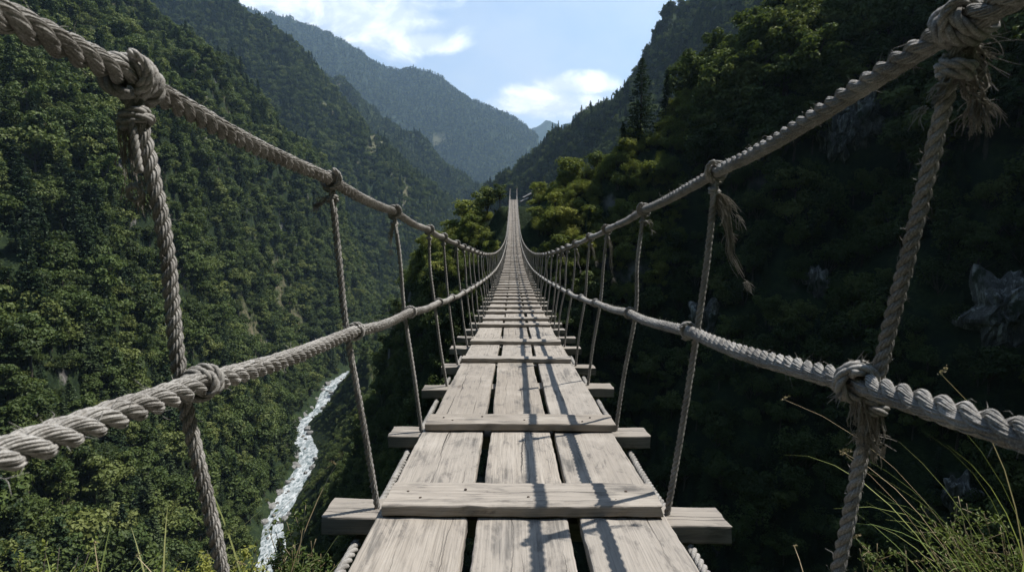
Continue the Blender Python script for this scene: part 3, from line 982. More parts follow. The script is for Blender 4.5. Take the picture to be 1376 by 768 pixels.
def bpart(name, mb, mats, parent=None, M=None, smooth=True):
    """a part of the bridge given in world coordinates (or in its own frame with matrix M)"""
    o = mb.obj(name, mats, parent or BR, smooth)
    if parent is None:
        o.matrix_basis = TB @ (M if M is not None else Matrix.Identity(4))
    elif M is not None:
        o.matrix_basis = M
    return o


def board(mb, L, W, T, seed, M=None, n=12, rough=1.0, nails=()):
    """a sawn board: length on x, width on y, top at z=0, worn edges and slightly split ends"""
    rng = R_(seed)
    c = min(.006, T * .2)
    k = 6
    ys = np.linspace(-W / 2 + c, W / 2 - c, k)
    prof = [(y, 0.0) for y in ys] + [(W / 2 - c * .3, -c * .3), (W / 2, -c), (W / 2, -T + c), (W / 2 - c, -T)] + [(-W / 2 + c, -T), (-W / 2, -T + c), (-W / 2, -c), (-W / 2 + c * .3, -c * .3)]
    prof = np.array(prof); m = len(prof)
    xs = np.linspace(-L / 2, L / 2, n)
    V = np.zeros((n, m, 3))
    V[..., 0] = xs[:, None]; V[..., 1] = prof[None, :, 0]; V[..., 2] = prof[None, :, 1]
    X = xs[:, None] + 0 * V[..., 1]
    V[..., 2] += rough * (.0045 * pn(X * 1.3 + seed * 3.7, V[..., 1] * 3 + seed, 1) + .0022 * pn(X * 9 + seed, V[..., 1] * 22, 2))
    edge = (np.abs(V[..., 1]) > W / 2 - c * 1.2)
    V[..., 1] += rough * (.006 * pn(X * 1.1 + seed * 1.3, X * 0 + 9.1 + np.sign(V[..., 1]) * 3, 3) * np.sign(V[..., 1]) ** 0 + edge * (.0028 * pn(X * 14 + seed, V[..., 2] * 30, 4) + .002 * pn(X * 40, V[..., 2] * 30 + seed, 6)))
    V[..., 1] += rng.normal(0, .003) * X / L * 2
    for e in (0, -1):
        V[e, :, 0] += rough * (.004 * pn(prof[:, 0] * 12 + seed, prof[:, 1] * 10 + e, 5) + rng.normal(0, .0012, m))
    per = np.concatenate([[0], np.cumsum(np.linalg.norm(np.diff(np.vstack([prof, prof[:1]]), axis=0), axis=1))])
    i, j = np.meshgrid(np.arange(n - 1), np.arange(m), indexing='ij')
    j2 = (j + 1) % m
    Q = np.stack([i * m + j, (i + 1) * m + j, (i + 1) * m + j2, i * m + j2], -1).reshape(-1, 4)
    uv = np.stack([np.stack([xs[i], per[j]], -1), np.stack([xs[i + 1], per[j]], -1), np.stack([xs[i + 1], per[j + 1]], -1), np.stack([xs[i], per[j + 1]], -1)], -2).reshape(-1, 4, 2)
    VV = V.reshape(-1, 3)
    ce = np.array([V[0].mean(0), V[-1].mean(0)])
    jj = np.arange(m); jn = (jj + 1) % m
    Tt = np.concatenate([np.stack([jj, jn, np.full(m, n * m)], -1), np.stack([(n - 1) * m + jn, (n - 1) * m + jj, np.full(m, n * m + 1)], -1)])
    allv = np.vstack([VV, ce])
    uvt = np.stack([allv[Tt][..., 2] * .35, allv[Tt][..., 1]], -1)
    A = np.vstack([allv])
    if M is not None:
        R = np.array(M)[:3, :3]; A = A @ R.T + np.array(M)[:3, 3]
    mb.add(A, Q, Tt, uvq=uv, uvt=uvt, rnd=rng.random())
    for nx, ny in nails:
        a = np.arange(7) / 7 * 6.283
        c = np.stack([nx + .0048 * np.cos(a), ny + .0048 * np.sin(a), np.full(7, .0035)], -1)
        c2 = c.copy(); c2[:, 2] = -.004
        nv = np.vstack([c, c2, [[nx, ny, .0048]]])
        q = np.stack([np.arange(7), np.arange(7) + 7, (np.arange(7) + 1) % 7 + 7, (np.arange(7) + 1) % 7], -1)
        t = np.stack([np.arange(7), (np.arange(7) + 1) % 7, np.full(7, 14)], -1)
        mb.add(nv, q, t, mat=1)


def frame_at(y, x=0.0, dz=0.0, along=True, yaw=0.0, roll=0.0):
    e = .3
    s = float(ZD(y + e) - ZD(y - e)) / (2 * e)
    t = Vector((.002, 1, s)).normalized()
    rx = Vector((1, 0, 0)); up = rx.cross(t).normalized(); rx = t.cross(up)
    p = Vector((float(XC(y)) + x, y, float(ZD(y)))) + up * dz
    X, Yv = (t, -rx) if along else (rx, t)
    M = Matrix(((X.x, Yv.x, up.x, p.x), (X.y, Yv.y, up.y, p.y), (X.z, Yv.z, up.z, p.z), (0, 0, 0, 1)))
    return M @ Matrix.Rotation(yaw, 4, 'Z') @ Matrix.Rotation(roll, 4, 'Y')


# deck planks: three side by side, butted over the beams under each cross plank
clb = [i for i in range(len(BEAMS)) if i not in NOCLEAT]
PW, PG, PT = .281, .0285, .040
rest = MB(); np_single = 0
for a, b in zip(clb[:-1], clb[1:]):
    y0, y1 = BEAMS[a] - .06, BEAMS[b] - .06
    for k in (-1, 0, 1):
        sd = a * 3 + k + 500
        r = R_(sd)
        L = y1 - y0 - .006
        w = PW + r.normal(0, .005)
        x = k * (PW + PG) + r.normal(0, .005)
        far = y0 > 12
        M = frame_at((y0 + y1) / 2, x, r.normal(0, .0016), True, r.normal(0, .0035), r.normal(0, .004))
        if np_single < 99 + 6:
            mb = MB(); board(mb, L, w, PT, sd, n=6 if far else 26)
            bpart('deck_plank', mb, M_WOOD, M=M, smooth=False); np_single += 1
        else:
            board(rest, L, w, PT, sd, M=TB @ M, n=3)
o = rest.obj('deck_plank', M_WOOD, BR, False); o['kind'] = 'stuff'

for i, y in enumerate(BEAMS):
    r = R_(900 + i)
    far = y > 12
    roll, yaw, sh, L = r.normal(0, .006), r.normal(0, .012), r.normal(0, .012), 1.30 + r.normal(0, .03)
    if i == 3:
        roll, yaw, sh, L = .014, -.020, .008, 1.34
    if i == 4:
        roll, yaw, sh, L = .002, .004, .0, 1.29
    mb = MB(); board(mb, L, .165 + r.normal(0, .008), .062, 900 + i, n=8 if far else 30, rough=1.3)
    bpart('cross_beam', mb, M_BEAM, M=frame_at(y, sh, -PT - .003, False, yaw, roll), smooth=False)
    if i in NOCLEAT:
        continue
    roll, yaw, sh = r.normal(0, .002), r.normal(0, .008), r.normal(0, .006)
    if i == 3:
        yaw, sh = -.016, .0
    nl = [(-.38, .01), (-.19, .03), (-.33, -.04), (.345, .02), (.30, -.05), (.02, -.03)] if i < 6 else []
    mb = MB(); board(mb, .90 + r.normal(0, .012), (.19 if i in (3, 4) else .165) + r.normal(0, .008), .037, 1300 + i, n=8 if far else 30, rough=1.2, nails=nl)
    bpart('cross_plank', mb, [M_WOOD, M_IRON], M=frame_at(y - .06 + r.normal(0, .006), sh, .0395, False, yaw, roll), smooth=False)


def rope_line(side, Wf, Hf, y0, y1, step=.05):
    y = np.arange(y0, y1 + step, step)
    z = ZD(y) + Hf(y)
    if Hf is HT_ and side > 0:
        z = z + np.interp(y, [-2, .3, .87, 1.79, 4], [.08, .075, .058, .022, 0])
    b = np.array(BEAMS)
    ph = np.interp(y, b, np.arange(len(b)))
    z = z - .011 * np.abs(np.sin(np.pi * ph)) * (y > 0) + .004 * pn(y * 1.7, y * 0 + side * 3, 8)
    x = XC(y) + side * Wf(y) + .006 * pn(y * 1.1, y * 0 + side * 5, 9)
    return np.stack([x, y, z], -1)


LINES = {}
for side in (-1, 1):
    for nm, Wf, Hf, rad in (('hand_rope', WT_, HT_, RT), ('side_rope', WL_, HL_, RT), ('support_rope', lambda y: .548 + 0 * y, lambda y: -.126 + 0 * y, .0165)):
        P = rope_line(side, Wf, Hf, -1.6, Y_END)
        LINES[nm, side] = P
        mb = MB()
        c1, c2 = np.searchsorted(P[:, 1], 11.0), np.searchsorted(P[:, 1], 34.0)
        q = .118 * rad / .0205
        c0a, c0 = np.searchsorted(P[:, 1], .05), np.searchsorted(P[:, 1], 3.3)
        sweep(mb, P[:c0a + 1], rad, 8, (0, 0, 1))
        if nm == 'support_rope':
            laid_rope(mb, P[c0a:c0 + 1], rad, q, 8, (0, 0, 1), q / 14, seed=side + 4)
        else:
            yarn_rope(mb, P[c0a:c0 + 1], rad, q, (0, 0, 1), side + 5, fuzz=110)
        laid_rope(mb, P[c0:c1 + 1], rad, q, 7, (0, 0, 1), q / 12, seed=side + 5)
        laid_rope(mb, P[c1:c2 + 1], rad, q, 5, (0, 0, 1), q / 6, seed=side + 6)
        sweep(mb, P[c2:], rad, 6, (0, 0, 1))
        bpart(nm, mb, [M_ROPE, M_YARN])


def on_line(nm, side, y):
    P = LINES[nm, side]
    return np.array([np.interp(y, P[:, 1], P[:, k]) for k in range(3)])


def coil(mb, c, ax, r, tube, turns, pitch, rng, n=16, sides=6, squash=1.0, fine=True):
    """turns of rope wound round the axis ax through c"""
    ax = unit(np.asarray(ax, float))
    u = unit(np.cross(ax, [.2, .3, 1.0] if abs(ax[2]) < .8 else [1.0, .2, 0])); v = np.cross(ax, u)
    t = np.linspace(0, turns * 2 * np.pi, int(turns * n) + 1) + rng.random() * 6.28
    rr = r * (1 + .13 * np.sin(t * .63 + rng.random() * 6) + .05 * np.sin(t * 2.3))
    s = (t - t.mean()) / (2 * np.pi) * pitch
    s = s + pitch * .35 * np.sin(t * 1.0 + rng.random() * 6)
    P = np.asarray(c) + (rr * np.cos(t))[:, None] * u + (rr * squash * np.sin(t))[:, None] * v + s[:, None] * ax
    P = P + rng.normal(0, tube * .05, P.shape)
    if fine:
        laid_rope(mb, P, tube, tube * 7.2, 6, None, tube * .7, seed=int(rng.integers(1e6)))
    else:
        sweep(mb, P, tube, sides)


def fray(mb, p, d, L, n, spread, rng, grav=.5, clump=None, thick=.0011):
    """loosened fibres hanging from p"""
    p = np.asarray(p, float); d = unit(np.asarray(d, float))
    for _ in range(n):
        l = L * rng.uniform(.45, 1.05)
        k = 9
        dd = unit(d + rng.normal(0, spread, 3))
        q = [p + rng.normal(0, .004, 3)]
        w = rng.normal(0, spread * .45, (3,))
        for s in range(k - 1):
            dd = unit(dd + np.array([0, 0, -grav / k * 1.6]) + rng.normal(0, .14, 3) + w * .25 / k)
            q.append(q[-1] + dd * l / (k - 1))
        sweep(mb, np.array(q), np.linspace(thick, thick * .35, k), 4, cap=False, rnd=rng.random())


def tail(mb, pts, r0, r1, n, rng, end=.05):
    """a slack end of untwisted strands following pts, fraying at the tip"""
    C = smooth_path(pts, 8)
    T, A, B = frames(C)
    s = np.linspace(0, 1, len(C))
    for _ in range(n):
        a = rng.random() * 6.28; w = rng.normal(0, 1.5)
        th = a + w * s * 3
        rad = (r0 + (r1 - r0) * s) * rng.uniform(.2, 1.1)
        cut = int(len(C) * rng.uniform(.55, 1.0))
        P = C + rad[:, None] * (np.cos(th)[:, None] * A + np.sin(th)[:, None] * B) + np.cumsum(rng.normal(0, .0009, C.shape), 0)
        P = P[:max(cut, 4)]
        sweep(mb, P, np.linspace(.0017, .0007, len(P)), 4, cap=False, rnd=rng.random())
    fray(mb, C[-1], C[-1] - C[-3], end, n // 2 + 2, .4, rng)


# what hangs from each knot: (side, beam) -> list of builder calls
def knot_extra(mb, side, i, top, rope_t, rng):
    dn = np.array([0, 0, -1.0]); out = np.array([side, 0, 0.0]); fw = np.array([0, 1.0, 0])
    p = top + dn * .065
    if (side, i) == (-1, 2):      # bulky doubled end under the nearest left knot
        for dx, L in ((-.016, .115), (-.007, .135), (.004, .10)):
            q = p + out * 0 + np.array([dx, .0, .02])
            tail(mb, [q, q + [dx * .4, 0, -L * .45], q + [dx * .5, .004, -L]], .008, .006, 10, rng, .022)
        q = p + np.array([-.004, -.006, -.105])
        coil(mb, q, (0.2, 1, .1), .012, .0042, 1.1, .004, rng)
        fray(mb, p + dn * .11, dn, .035, 16, .6, rng, .8)
    elif (side, i) == (1, 2):     # broom-like tuft under the nearest right knot
        fray(mb, p + [.01, 0, .035], [.9, 0, -.1], .075, 26, .35, rng, .25)
        tail(mb, [p + [.010, 0, .03], p + [.026, 0, -.01], p + [.034, 0, -.045]], .012, .020, 46, rng, .04)
        fray(mb, p + [.030, 0, -.035], [.35, 0, -.9], .055, 70, .42, rng, .5, thick=.0013)
        tail(mb, [p + [-.006, 0, .0], p + [-.022, 0, -.025], p + [-.042, 0, -.05]], .006, .012, 16, rng, .03)
        fray(mb, p + [.02, 0, .05], [.8, .1, .5], .06, 12, .4, rng, .15)
    elif (side, i) == (1, 3):     # long loose end
        tail(mb, [p, p + [.032, 0, -.05], p + [.052, 0, -.14], p + [.060, 0, -.20], p + [.112, 0, -.285]], .009, .005, 34, rng, .05)
        tail(mb, [p, p + [.045, 0, -.03], p + [.076, 0, -.075]], .010, .013, 26, rng, .055)
        tail(mb, [p, p + [.02, 0, -.05], p + [.050, 0, -.125]], .010, .012, 26, rng, .06)
        fray(mb, p, [.6, 0, -.7], .12, 18, .3, rng, .6)
    elif (side, i) == (-1, 3):
        tail(mb, [p + [0, 0, .01], p + [-.03, 0, .0], p + [-.05, 0, -.018]], .010, .011, 24, rng, .03)
        fray(mb, p + [-.04, 0, -.01], [-.8, 0, -.5], .035, 22, .4, rng, .5)
    elif (side, i) == (-1, 4):
        tail(mb, [p, p + [-.02, 0, -.04], p + [-.024, 0, -.12]], .010, .010, 22, rng, .04)
    elif (side, i) == (1, 4):
        tail(mb, [p, p + [.03, 0, .005], p + [.042, 0, -.03]], .008, .012, 16, rng, .03)
    elif side == 1 and i in (5, 6, 7, 9):
        L = {5: .26, 6: .13, 7: .20, 9: .14}[i]
        tail(mb, [p, p + [.028, 0, -.05], p + [.030, 0, -L * .6], p + [.05, 0, -L]], .009, .008, 16, rng, .05)
    elif i % 3 == 1 and i < 16:
        tail(mb, [p, p + out * .02 + dn * .03, p + out * .026 + dn * .09], .006, .008, 8, rng, .04)
    else:
        return False
    return True


rest = MB()
far_top, far_low = MB(), MB()
coil(far_top, (0, 0, 0), (0, 1, 0), RT + .005, .0072, 2.2, .014, R_(1), n=10, sides=5, fine=False)
coil(far_top, (0, 0, -.055), (0, 0, 1), RH + .004, .0055, 1.6, .010, R_(2), n=8, sides=5, fine=False)
coil(far_low, (0, 0, 0), (0, 1, 0), RT + .006, .007, 1.6, .014, R_(3), n=10, sides=5, fine=False)
FT, FL = far_top.mesh('knot', [M_ROPE]), far_low.mesh('knot', [M_ROPE])
for i, y in enumerate(BEAMS):
    if i < 1:
        continue
    for side in (-1, 1):
        r = R_(2000 + i * 2 + side)
        T3 = on_line('hand_rope', side, y + (-.045 if (side, i) == (1, 2) else r.normal(0, .012))); L3 = on_line('side_rope', side, y + r.normal(0, .012))
        base = np.array([float(XC(y)) + side * ({-1: .508, 1: .465}[side] if i == 2 else .488), y + r.normal(0, .01), float(ZD(y)) - .075])
        lo = L3 + np.array([side * (RT + RH + .001), 0, 0])
        tp = T3 + np.array([0, 0, -RT * .6])
        bow = r.normal(0, .009, 2) * (1 if y < 12 else .7)
        mid1 = (base + lo) / 2 + [bow[0], 0, 0]; mid2 = (lo + tp) / 2 + [bow[1], 0, 0]
        P = smooth_path([base, mid1, lo, mid2, tp], 14)
        if i > 50:
            sweep(rest, P, RH, 4, cap=False)
            continue
        mb = MB()
        if i < 13:
            if i < 4:
                yarn_rope(mb, P, RH * (1.08 if i == 2 else 1), .060, (0, 1, 0), i * 7 + side, fuzz=220 if i == 2 else 90, yarns=8, div=20)
            else:
                laid_rope(mb, P, RH, .07, 7 if i < 6 else 5, (0, 1, 0), .07 / (12 if i < 6 else 7), seed=i * 7 + side)
        else:
            sweep(mb, P, RH, 5, (0, 1, 0))
        o = bpart('hanger_rope', mb, [M_ROPE, M_YARN])
        rt = on_line('hand_rope', side, y + .1) - on_line('hand_rope', side, y - .1)
        rl = on_line('side_rope', side, y + .1) - on_line('side_rope', side, y - .1)
        if i < 13:
            fine = i < 7
            k = MB()
            coil(k, T3, rt, RT + (.005 if i > 2 else .0065), .0075 if i > 2 else .0092, 2.3 if i > 2 else 3.2, .0135 if i > 2 else .016, r, fine=fine)
            coil(k, tp + (P[-8] - tp) * .5 * .9 if False else T3 + np.array([0, 0, -.052]) * 1.0 + (mid2 - tp) * .03, mid2 - tp, RH + (.005 if i > 2 else .0075), .0062 if i > 2 else .0078, 1.6 if i > 2 else 2.1, .011, r, fine=fine)
            tt = np.linspace(0, 1, 15)[:, None]; ax_ = unit(rt); cr_ = unit(np.cross(ax_, [0, 0, 1.0]))
            ph_ = np.pi * (.15 + 1.25 * tt)
            X_ = T3 + ax_ * (tt - .5) * .05 + (RT + .012 + .004 * np.sin(tt * 9)) * (np.cos(ph_) * np.array([0, 0, 1.0]) - side * np.sin(ph_) * cr_)
            laid_rope(k, X_, .0068, .045, 6, None, .004, seed=i)
            # the rope's own end doubled back along the hanger
            q = T3 + np.array([0, -.012, -.03])
            if (side, i) != (1, 2):
                laid_rope(k, smooth_path([q, q + [-side * .006, -.004, -.04], q + [-side * .010, -.002, -.075 if i > 2 else -.11]], 10), .0062, .036, 6, (0, 1, 0), .003, seed=i)
            bpart('knot', k, M_YARN, o, Matrix.Identity(4))
            k = MB()
            if (side, i) == (1, 2):
                coil(k, L3 + [-.004, 0, 0], rl, RT + .007, .0095, 2.5, .016, r)
                coil(k, L3 + [side * .022, 0, -.035], (0, 0.2, 1), RH + .009, .009, 1.8, .015, r)
            else:
                coil(k, L3, rl, RT + .0045, .0062 if i > 2 else .0075, 1.8, .012, r, fine=fine)
            bpart('knot', k, M_YARN, o, Matrix.Identity(4))
            k = MB()
            if knot_extra(k, side, i, T3, rt, r):
                bpart('frayed_end', k, M_FRAY, o, Matrix.Identity(4))
            if (side, i) == (1, 2):
                k = MB()
                p = L3 + np.array([.006, -.01, -.03])
                for dx, L in ((-.012, .05), (0, .075), (.012, .085), (.02, .07)):
                    tail(k, [p + [dx, 0, .01], p + [dx * 1.2, -.006, -L * .5], p + [dx * 1.3 + .006, -.004, -L]], .007, .009, 14, r, .025)
                fray(k, p + [.01, 0, -.055], [.4, 0, -.6], .045, 40, .6, r, .5)
                fray(k, p + [-.03, 0, .02], [-.5, 0, -.6], .035, 18, .5, r, .5)
                fray(k, L3 + [.0, 0, .03], [.2, 0, .8], .025, 10, .6, r, .1)
                bpart('frayed_end', k, M_FRAY, o, Matrix.Identity(4))
        else:
            for me, c in ((FT, T3), (FL, L3)):
                kk = link('knot', me, o); kk.location = Vector(c)
        for ch in o.children:
            pass
o = rest.obj('hanger_rope', M_ROPE, BR); o.matrix_basis = TB; o['kind'] = 'stuff'

for side in (-1, 1):
    x = float(XC(Y_END)) + side * .46
    zt = float(ZD(Y_END))
    mb = MB()
    sweep(mb, smooth_path([(x, Y_END + .1, zt - 1.4), (x, Y_END + .1, zt + .2), (x + side * .02, Y_END + .1, zt + 1.52)], 6), np.linspace(.075, .06, 13), 9)
    bpart('post', mb, M_POST)

# pale stone slabs where the path leaves the landing
for px, py, d, sx, rz, lab in [(709, 262, 80.5, .95, .25, 'upper pale flat stone slab beside the path right of the bridge end'),
                               (704.5, 268, 79.2, .85, .1, 'lower pale flat stone slab beside the path right of the bridge end')]:
    mb = MB()
    board(mb, sx * 1.5, 1.0, .3, int(px), n=10, rough=9)
    o = mb.obj('stone_slab', M_BOULD, None, False)
    o.location = at(px, py, d); o.rotation_euler = (.12, -.46, rz)
    tag(o, lab, 'stone slab')
# ------------------------------------------------------------------ near plants on the banks beside the first planks
def blade(mb, p, az, L, lean, w, rng, droop=1.0, wmin=.0004):
    k = 9
    h = np.array([math.cos(az), math.sin(az), 0]); s = np.array([-h[1], h[0], 0])
    a = math.radians(lean)
    q = np.array(p, float); V = []
    for i in range(k):
        f = i / (k - 1)
        ww = w * (1 - f ** 2.2) * (.55 + .45 * min(1, f * 5)) + wmin
        V += [q - s * ww, q + h * ww * .35, q + s * ww]
        ang = a + droop * f ** 1.6
        q = q + (h * math.sin(ang) + np.array([0, 0, 1.0]) * math.cos(ang)) * L / (k - 1)
    Q = [[i * 3 + j, i * 3 + j + 1, i * 3 + j + 4, i * 3 + j + 3] for i in range(k - 1) for j in (0, 1)]
    mb.add(V, Q, rnd=rng.random())
    return V[-2]


def grass_tuft(px, d, L, n, label, az=None, stalks=2, seed=0, w=.004, lean=(4, 38), droop=(.3, 1.2), base=None, group=None):
    rng = R_(seed + int(px))
    g = ground(px, d) if base is None else np.array(base, float)
    e = link('grass_tuft', None); e.location = g
    tag(e, label, 'grass', group)
    mb, ms = MB(), MB()
    for _ in range(n):
        a = rng.random() * 6.28 if az is None else az + rng.normal(0, .55)
        blade(mb, (rng.normal(0, .07), rng.normal(0, .06), -.05), a, L * rng.uniform(.5, 1.05), rng.uniform(*lean), w * rng.uniform(.6, 1.2), rng, rng.uniform(*droop))
    mb.obj('blades', M_GRASS, e)
    for _ in range(stalks):
        a = rng.random() * 6.28 if az is None else az + rng.normal(0, .4)
        tip = blade(ms, (rng.normal(0, .06), rng.normal(0, .05), -.05), a, L * rng.uniform(1.05, 1.4), rng.uniform(*lean) * .7, .0016, rng, rng.uniform(*droop) * .7, .0012)
        m = 26
        t = rng.uniform(0, 1, m)[:, None]
        C = tip + np.array([math.cos(a) * .5, math.sin(a) * .5, -.35]) * (t - .75) * .085 + rng.normal(0, .003, (m, 3))
        leaves(ms, C, rng.normal(0, 1, (m, 3)), .011, rng, .4)
    if stalks:
        ms.obj('seed_stalks', M_DRY, e)
    return e


def leafy_sprig(px, d, H, W, n, leaf, label, seed, m=None, base=None, tilt=0.0):
    rng = R_(seed)
    g = ground(px, d) if base is None else np.array(base, float)
    e = link('leafy_shrub', None); e.location = g
    tag(e, label, 'shrub')
    lf, st = MB(), MB()
    for _ in range(n):
        a = rng.random() * 6.28
        tip = np.array([math.cos(a) * W * rng.uniform(.2, 1) + tilt, math.sin(a) * W * rng.uniform(.2, 1), H * rng.uniform(.6, 1.05)])
        P = smooth_path([(rng.normal(0, .03), rng.normal(0, .03), -.1), tip * [.3, .3, .5], tip], 8)
        sweep(st, P, np.linspace(.006, .0015, len(P)), 5)
        for b in range(9):
            i = rng.integers(len(P) // 4, len(P) - 1)
            d2 = unit(rng.normal(0, 1, 3) + [0, 0, .5])
            B = P[i] + d2 * np.linspace(0, rng.uniform(.06, .17) * (H / .7), 7)[:, None]
            sweep(st, B, np.linspace(.0022, .0008, 7), 4)
            k = 15
            t = rng.uniform(.2, 1.05, k)
            C = P[i] + d2 * (t * np.linalg.norm(B[-1] - B[0]))[:, None] + rng.normal(0, leaf * .55, (k, 3))
            leaves(lf, C, rng.normal(0, .6, (k, 3)) + [0, -.2, .9], leaf, rng, .52, .3)
    lf.obj('foliage', m or M_NEAR, e, smooth=False)
    st.obj('stem', M_DRY if m is None else M_BARK, e)
    return e


def gpt(px, py, d, drop):
    p = at(px, py, d); p[2] -= drop
    return p


LG, RG = 'grass tufts under the left ropes', 'grass tufts under the right ropes'
for px, d, L, n, lab in [
    (20, 2.1, .62, 40, 'grass tuft in the bottom left corner'),
    (85, 2.2, .72, 20, 'tall thin grass tuft left of the nearest left hanger near the bottom corner'),
    (175, 2.3, .50, 40, 'low broad grass tuft between the corner and the nearest left hanger'),
    (250, 2.35, .78, 18, 'tall seeding grass tuft just left of the nearest left hanger foot'),
    (318, 2.35, .55, 36, 'grass tuft just right of the nearest left hanger foot'),
    (372, 2.5, .78, 10, 'thin long-stalked grass tuft leaning toward the river'),
    (430, 2.6, .50, 18, 'small sparse grass tuft beside the left support rope'),
]:
    grass_tuft(px, d, L * 1.0, int(n * 1.7), lab, seed=4, stalks=1, w=.0056, lean=(6, 50), droop=(.4, 1.6))
for px, d, L, n, az, lab in [
    (1372, 2.25, 1.12, 16, 2.9, 'tallest arching grass tuft at the right edge'),
    (1330, 2.4, .85, 9, 2.7, 'arching seeding grass tuft beside the one at the right edge'),
    (1262, 2.5, .55, 7, 2.4, 'short thin grass tuft under the right side rope'),
    (1120, 2.5, .50, 8, 1.9, 'sparse dry grass tuft between the right leafy shrubs'),
]:
    grass_tuft(px, d, L, n, lab, az=az, seed=9, stalks=2, droop=(.7, 1.7))
for px, d, H, W, n, leaf, lab, sd, m in [
    (1030, 2.5, .62, .14, 8, .020, 'upright yellow-green leafy sprig right of the nearest beam end', 1, None),
    (1172, 2.5, .58, .22, 14, .019, 'round blue-green leafy shrub behind the nearest right hanger foot', 2, None),
    (1222, 2.55, .62, .18, 12, .017, 'twiggy leafy shrub right of the nearest right hanger foot', 3, None),
    (1318, 2.6, .80, .32, 20, .022, 'spreading yellow-green leafy shrub in front of the right edge grass', 4, None),
    (1092, 2.7, .55, .22, 12, .021, 'full leafy shrub between the two upright sprigs at lower right', 21, None),
    (1362, 2.5, .80, .30, 14, .024, 'leafy shrub half hidden by the tall grass at the right edge', 22, None),
    (396, 2.75, .62, .16, 9, .024, 'leafy sapling standing in front of the lower end of the white river', 23, None),
    (1000, 2.6, .40, .08, 3, .017, 'small bare-stemmed sprig beside the right support rope', 5, None),
    (430, 2.9, .62, .13, 6, .026, 'small bright leafy sapling left of the support rope', 7, None),
    (70, 3.2, .72, .42, 34, .030, 'dense dark leafy shrub in the lower left corner', 8, M_SHRUB),
    (180, 3.3, .55, .35, 26, .028, 'dense leafy shrub behind the low grass at lower left', 9, M_SHRUB),
    (300, 3.1, .45, .25, 14, .026, 'low leafy shrub behind the nearest left hanger foot', 10, M_SHRUB),
    (625, 2.0, .42, .10, 8, .020, 'leafy weed growing under the gap between left and middle plank', 11, None),
    (772, 2.0, .42, .10, 8, .020, 'leafy weed growing under the gap between middle and right plank', 12, None),
]:
    leafy_sprig(px, d, H, W, n, leaf, lab, sd, m)

# ------------------------------------------------------------------ river boulders and rock faces
def boulder(p, s, seed, label, name='boulder', m=None, cat='boulder', group=None, rot=0.0, cut=.6, lev=3):
    import bmesh
    bm = bmesh.new(); bmesh.ops.create_icosphere(bm, subdivisions=lev, radius=1)
    V = np.array([v.co[:] for v in bm.verts])
    rg = R_(seed)
    for _ in range(11):      # planes that chop the lump into facets
        n_ = unit(rg.normal(0, 1, 3)); k = rg.uniform(cut, .95)
        dd_ = V @ n_
        V = V - np.maximum(0, dd_ - k)[:, None] * n_
    V = V * (1 + .10 * pn(V[:, 0] * 2.3 + seed, V[:, 1] * 2.3 + V[:, 2] * 1.7, seed) + .05 * pn(V[:, 0] * 6, V[:, 2] * 6 + V[:, 1] * 3 + seed, 2))[:, None]
    for v, c in zip(bm.verts, V * np.asarray(s)):
        v.co = c
    me = bpy.data.meshes.new(name); bm.to_mesh(me); bm.free()
    me.materials.append(m or M_BOULD)
    o = link(name, me); o.location = p; o.rotation_euler = (0, 0, rot)
    tag(o, label, cat, group)
    return o


rr = R_(55)
for i in range(60):
    t = rr.uniform(0, 1) ** 1.2
    y = 205 + t * 190
    x = np.interp(y, RIVER[:, 1], RIVER[:, 0]) + rr.choice([-1, -1, -1, 1]) * rr.uniform(3.4, 6.5)
    z = river_z(np.array(y)) + rr.uniform(-.3, .4)
    s = rr.uniform(.8, 2.7)
    boulder((x, y, float(z)), (s * rr.uniform(.8, 1.3), s, s * rr.uniform(.6, .9)), 100 + i, 'pale rounded boulder on the edge of the white river', group='boulders along the river', rot=rr.random() * 6, lev=2)


for i in range(26):
    y = 195 + 215 * rr.random()
    x = np.interp(y, RIVER[:, 1], RIVER[:, 0]) + rr.uniform(-4, 4)
    s = rr.uniform(.4, 1.2)
    boulder((x, y, float(river_z(np.array(y))) - .2), (s * rr.uniform(.8, 1.5), s, s * .8), 160 + i, 'wet rock breaking the white water in the river', group='rocks in the white water', rot=rr.random() * 6, lev=2, m=M_ROCK)


def wall_point(px, py, dmin=20, dmax=170):
    """first terrain point along the sight line through a photo pixel"""
    D = np.linspace(dmin, dmax, 1500)
    u, v = (px - 688) / F, (384 - py) / F
    P = np.stack([u * D, D * (CP + v * SP), D * (-SP + v * CP)], -1)
    h = terrain(P[:, 0], P[:, 1])
    k = np.argmax(P[:, 2] < h)
    return P[k], D[k]


for px, py, w, h, dep, sd, lab in ROCKS:
    p, d = wall_point(px, py)
    k = d / F
    o = boulder(p - unit(p) * .25 * dep * k, (w * k, dep * k, h * k), 400 + sd, lab, 'rock_face', M_ROCK, 'rock', rot=-.5 if px > 1000 else -.2, cut=.8, lev=5)
    V = np.array([v.co[:] for v in o.data.vertices]); q = V / (k * np.array([w, dep, h]))
    amp = .34 * pn(q[:, 0] * 3.2 + sd, q[:, 2] * .8 + q[:, 0] * .9, sd) + .16 * pn(q[:, 0] * 9 + sd, q[:, 2] * 2.2, sd + 3) + 05e-2 * np.sign(pn(q[:, 0] * 5, q[:, 2] * 4 + sd, sd + 5))
    edge = 1 + .45 * pn(q[:, 0] * 2.2 + sd * 3, q[:, 2] * 2.2, sd + 9)
    V = V * np.stack([edge, 1 + amp * 1.5, edge], -1)
    for v, c in zip(o.data.vertices, V):
        v.co = c


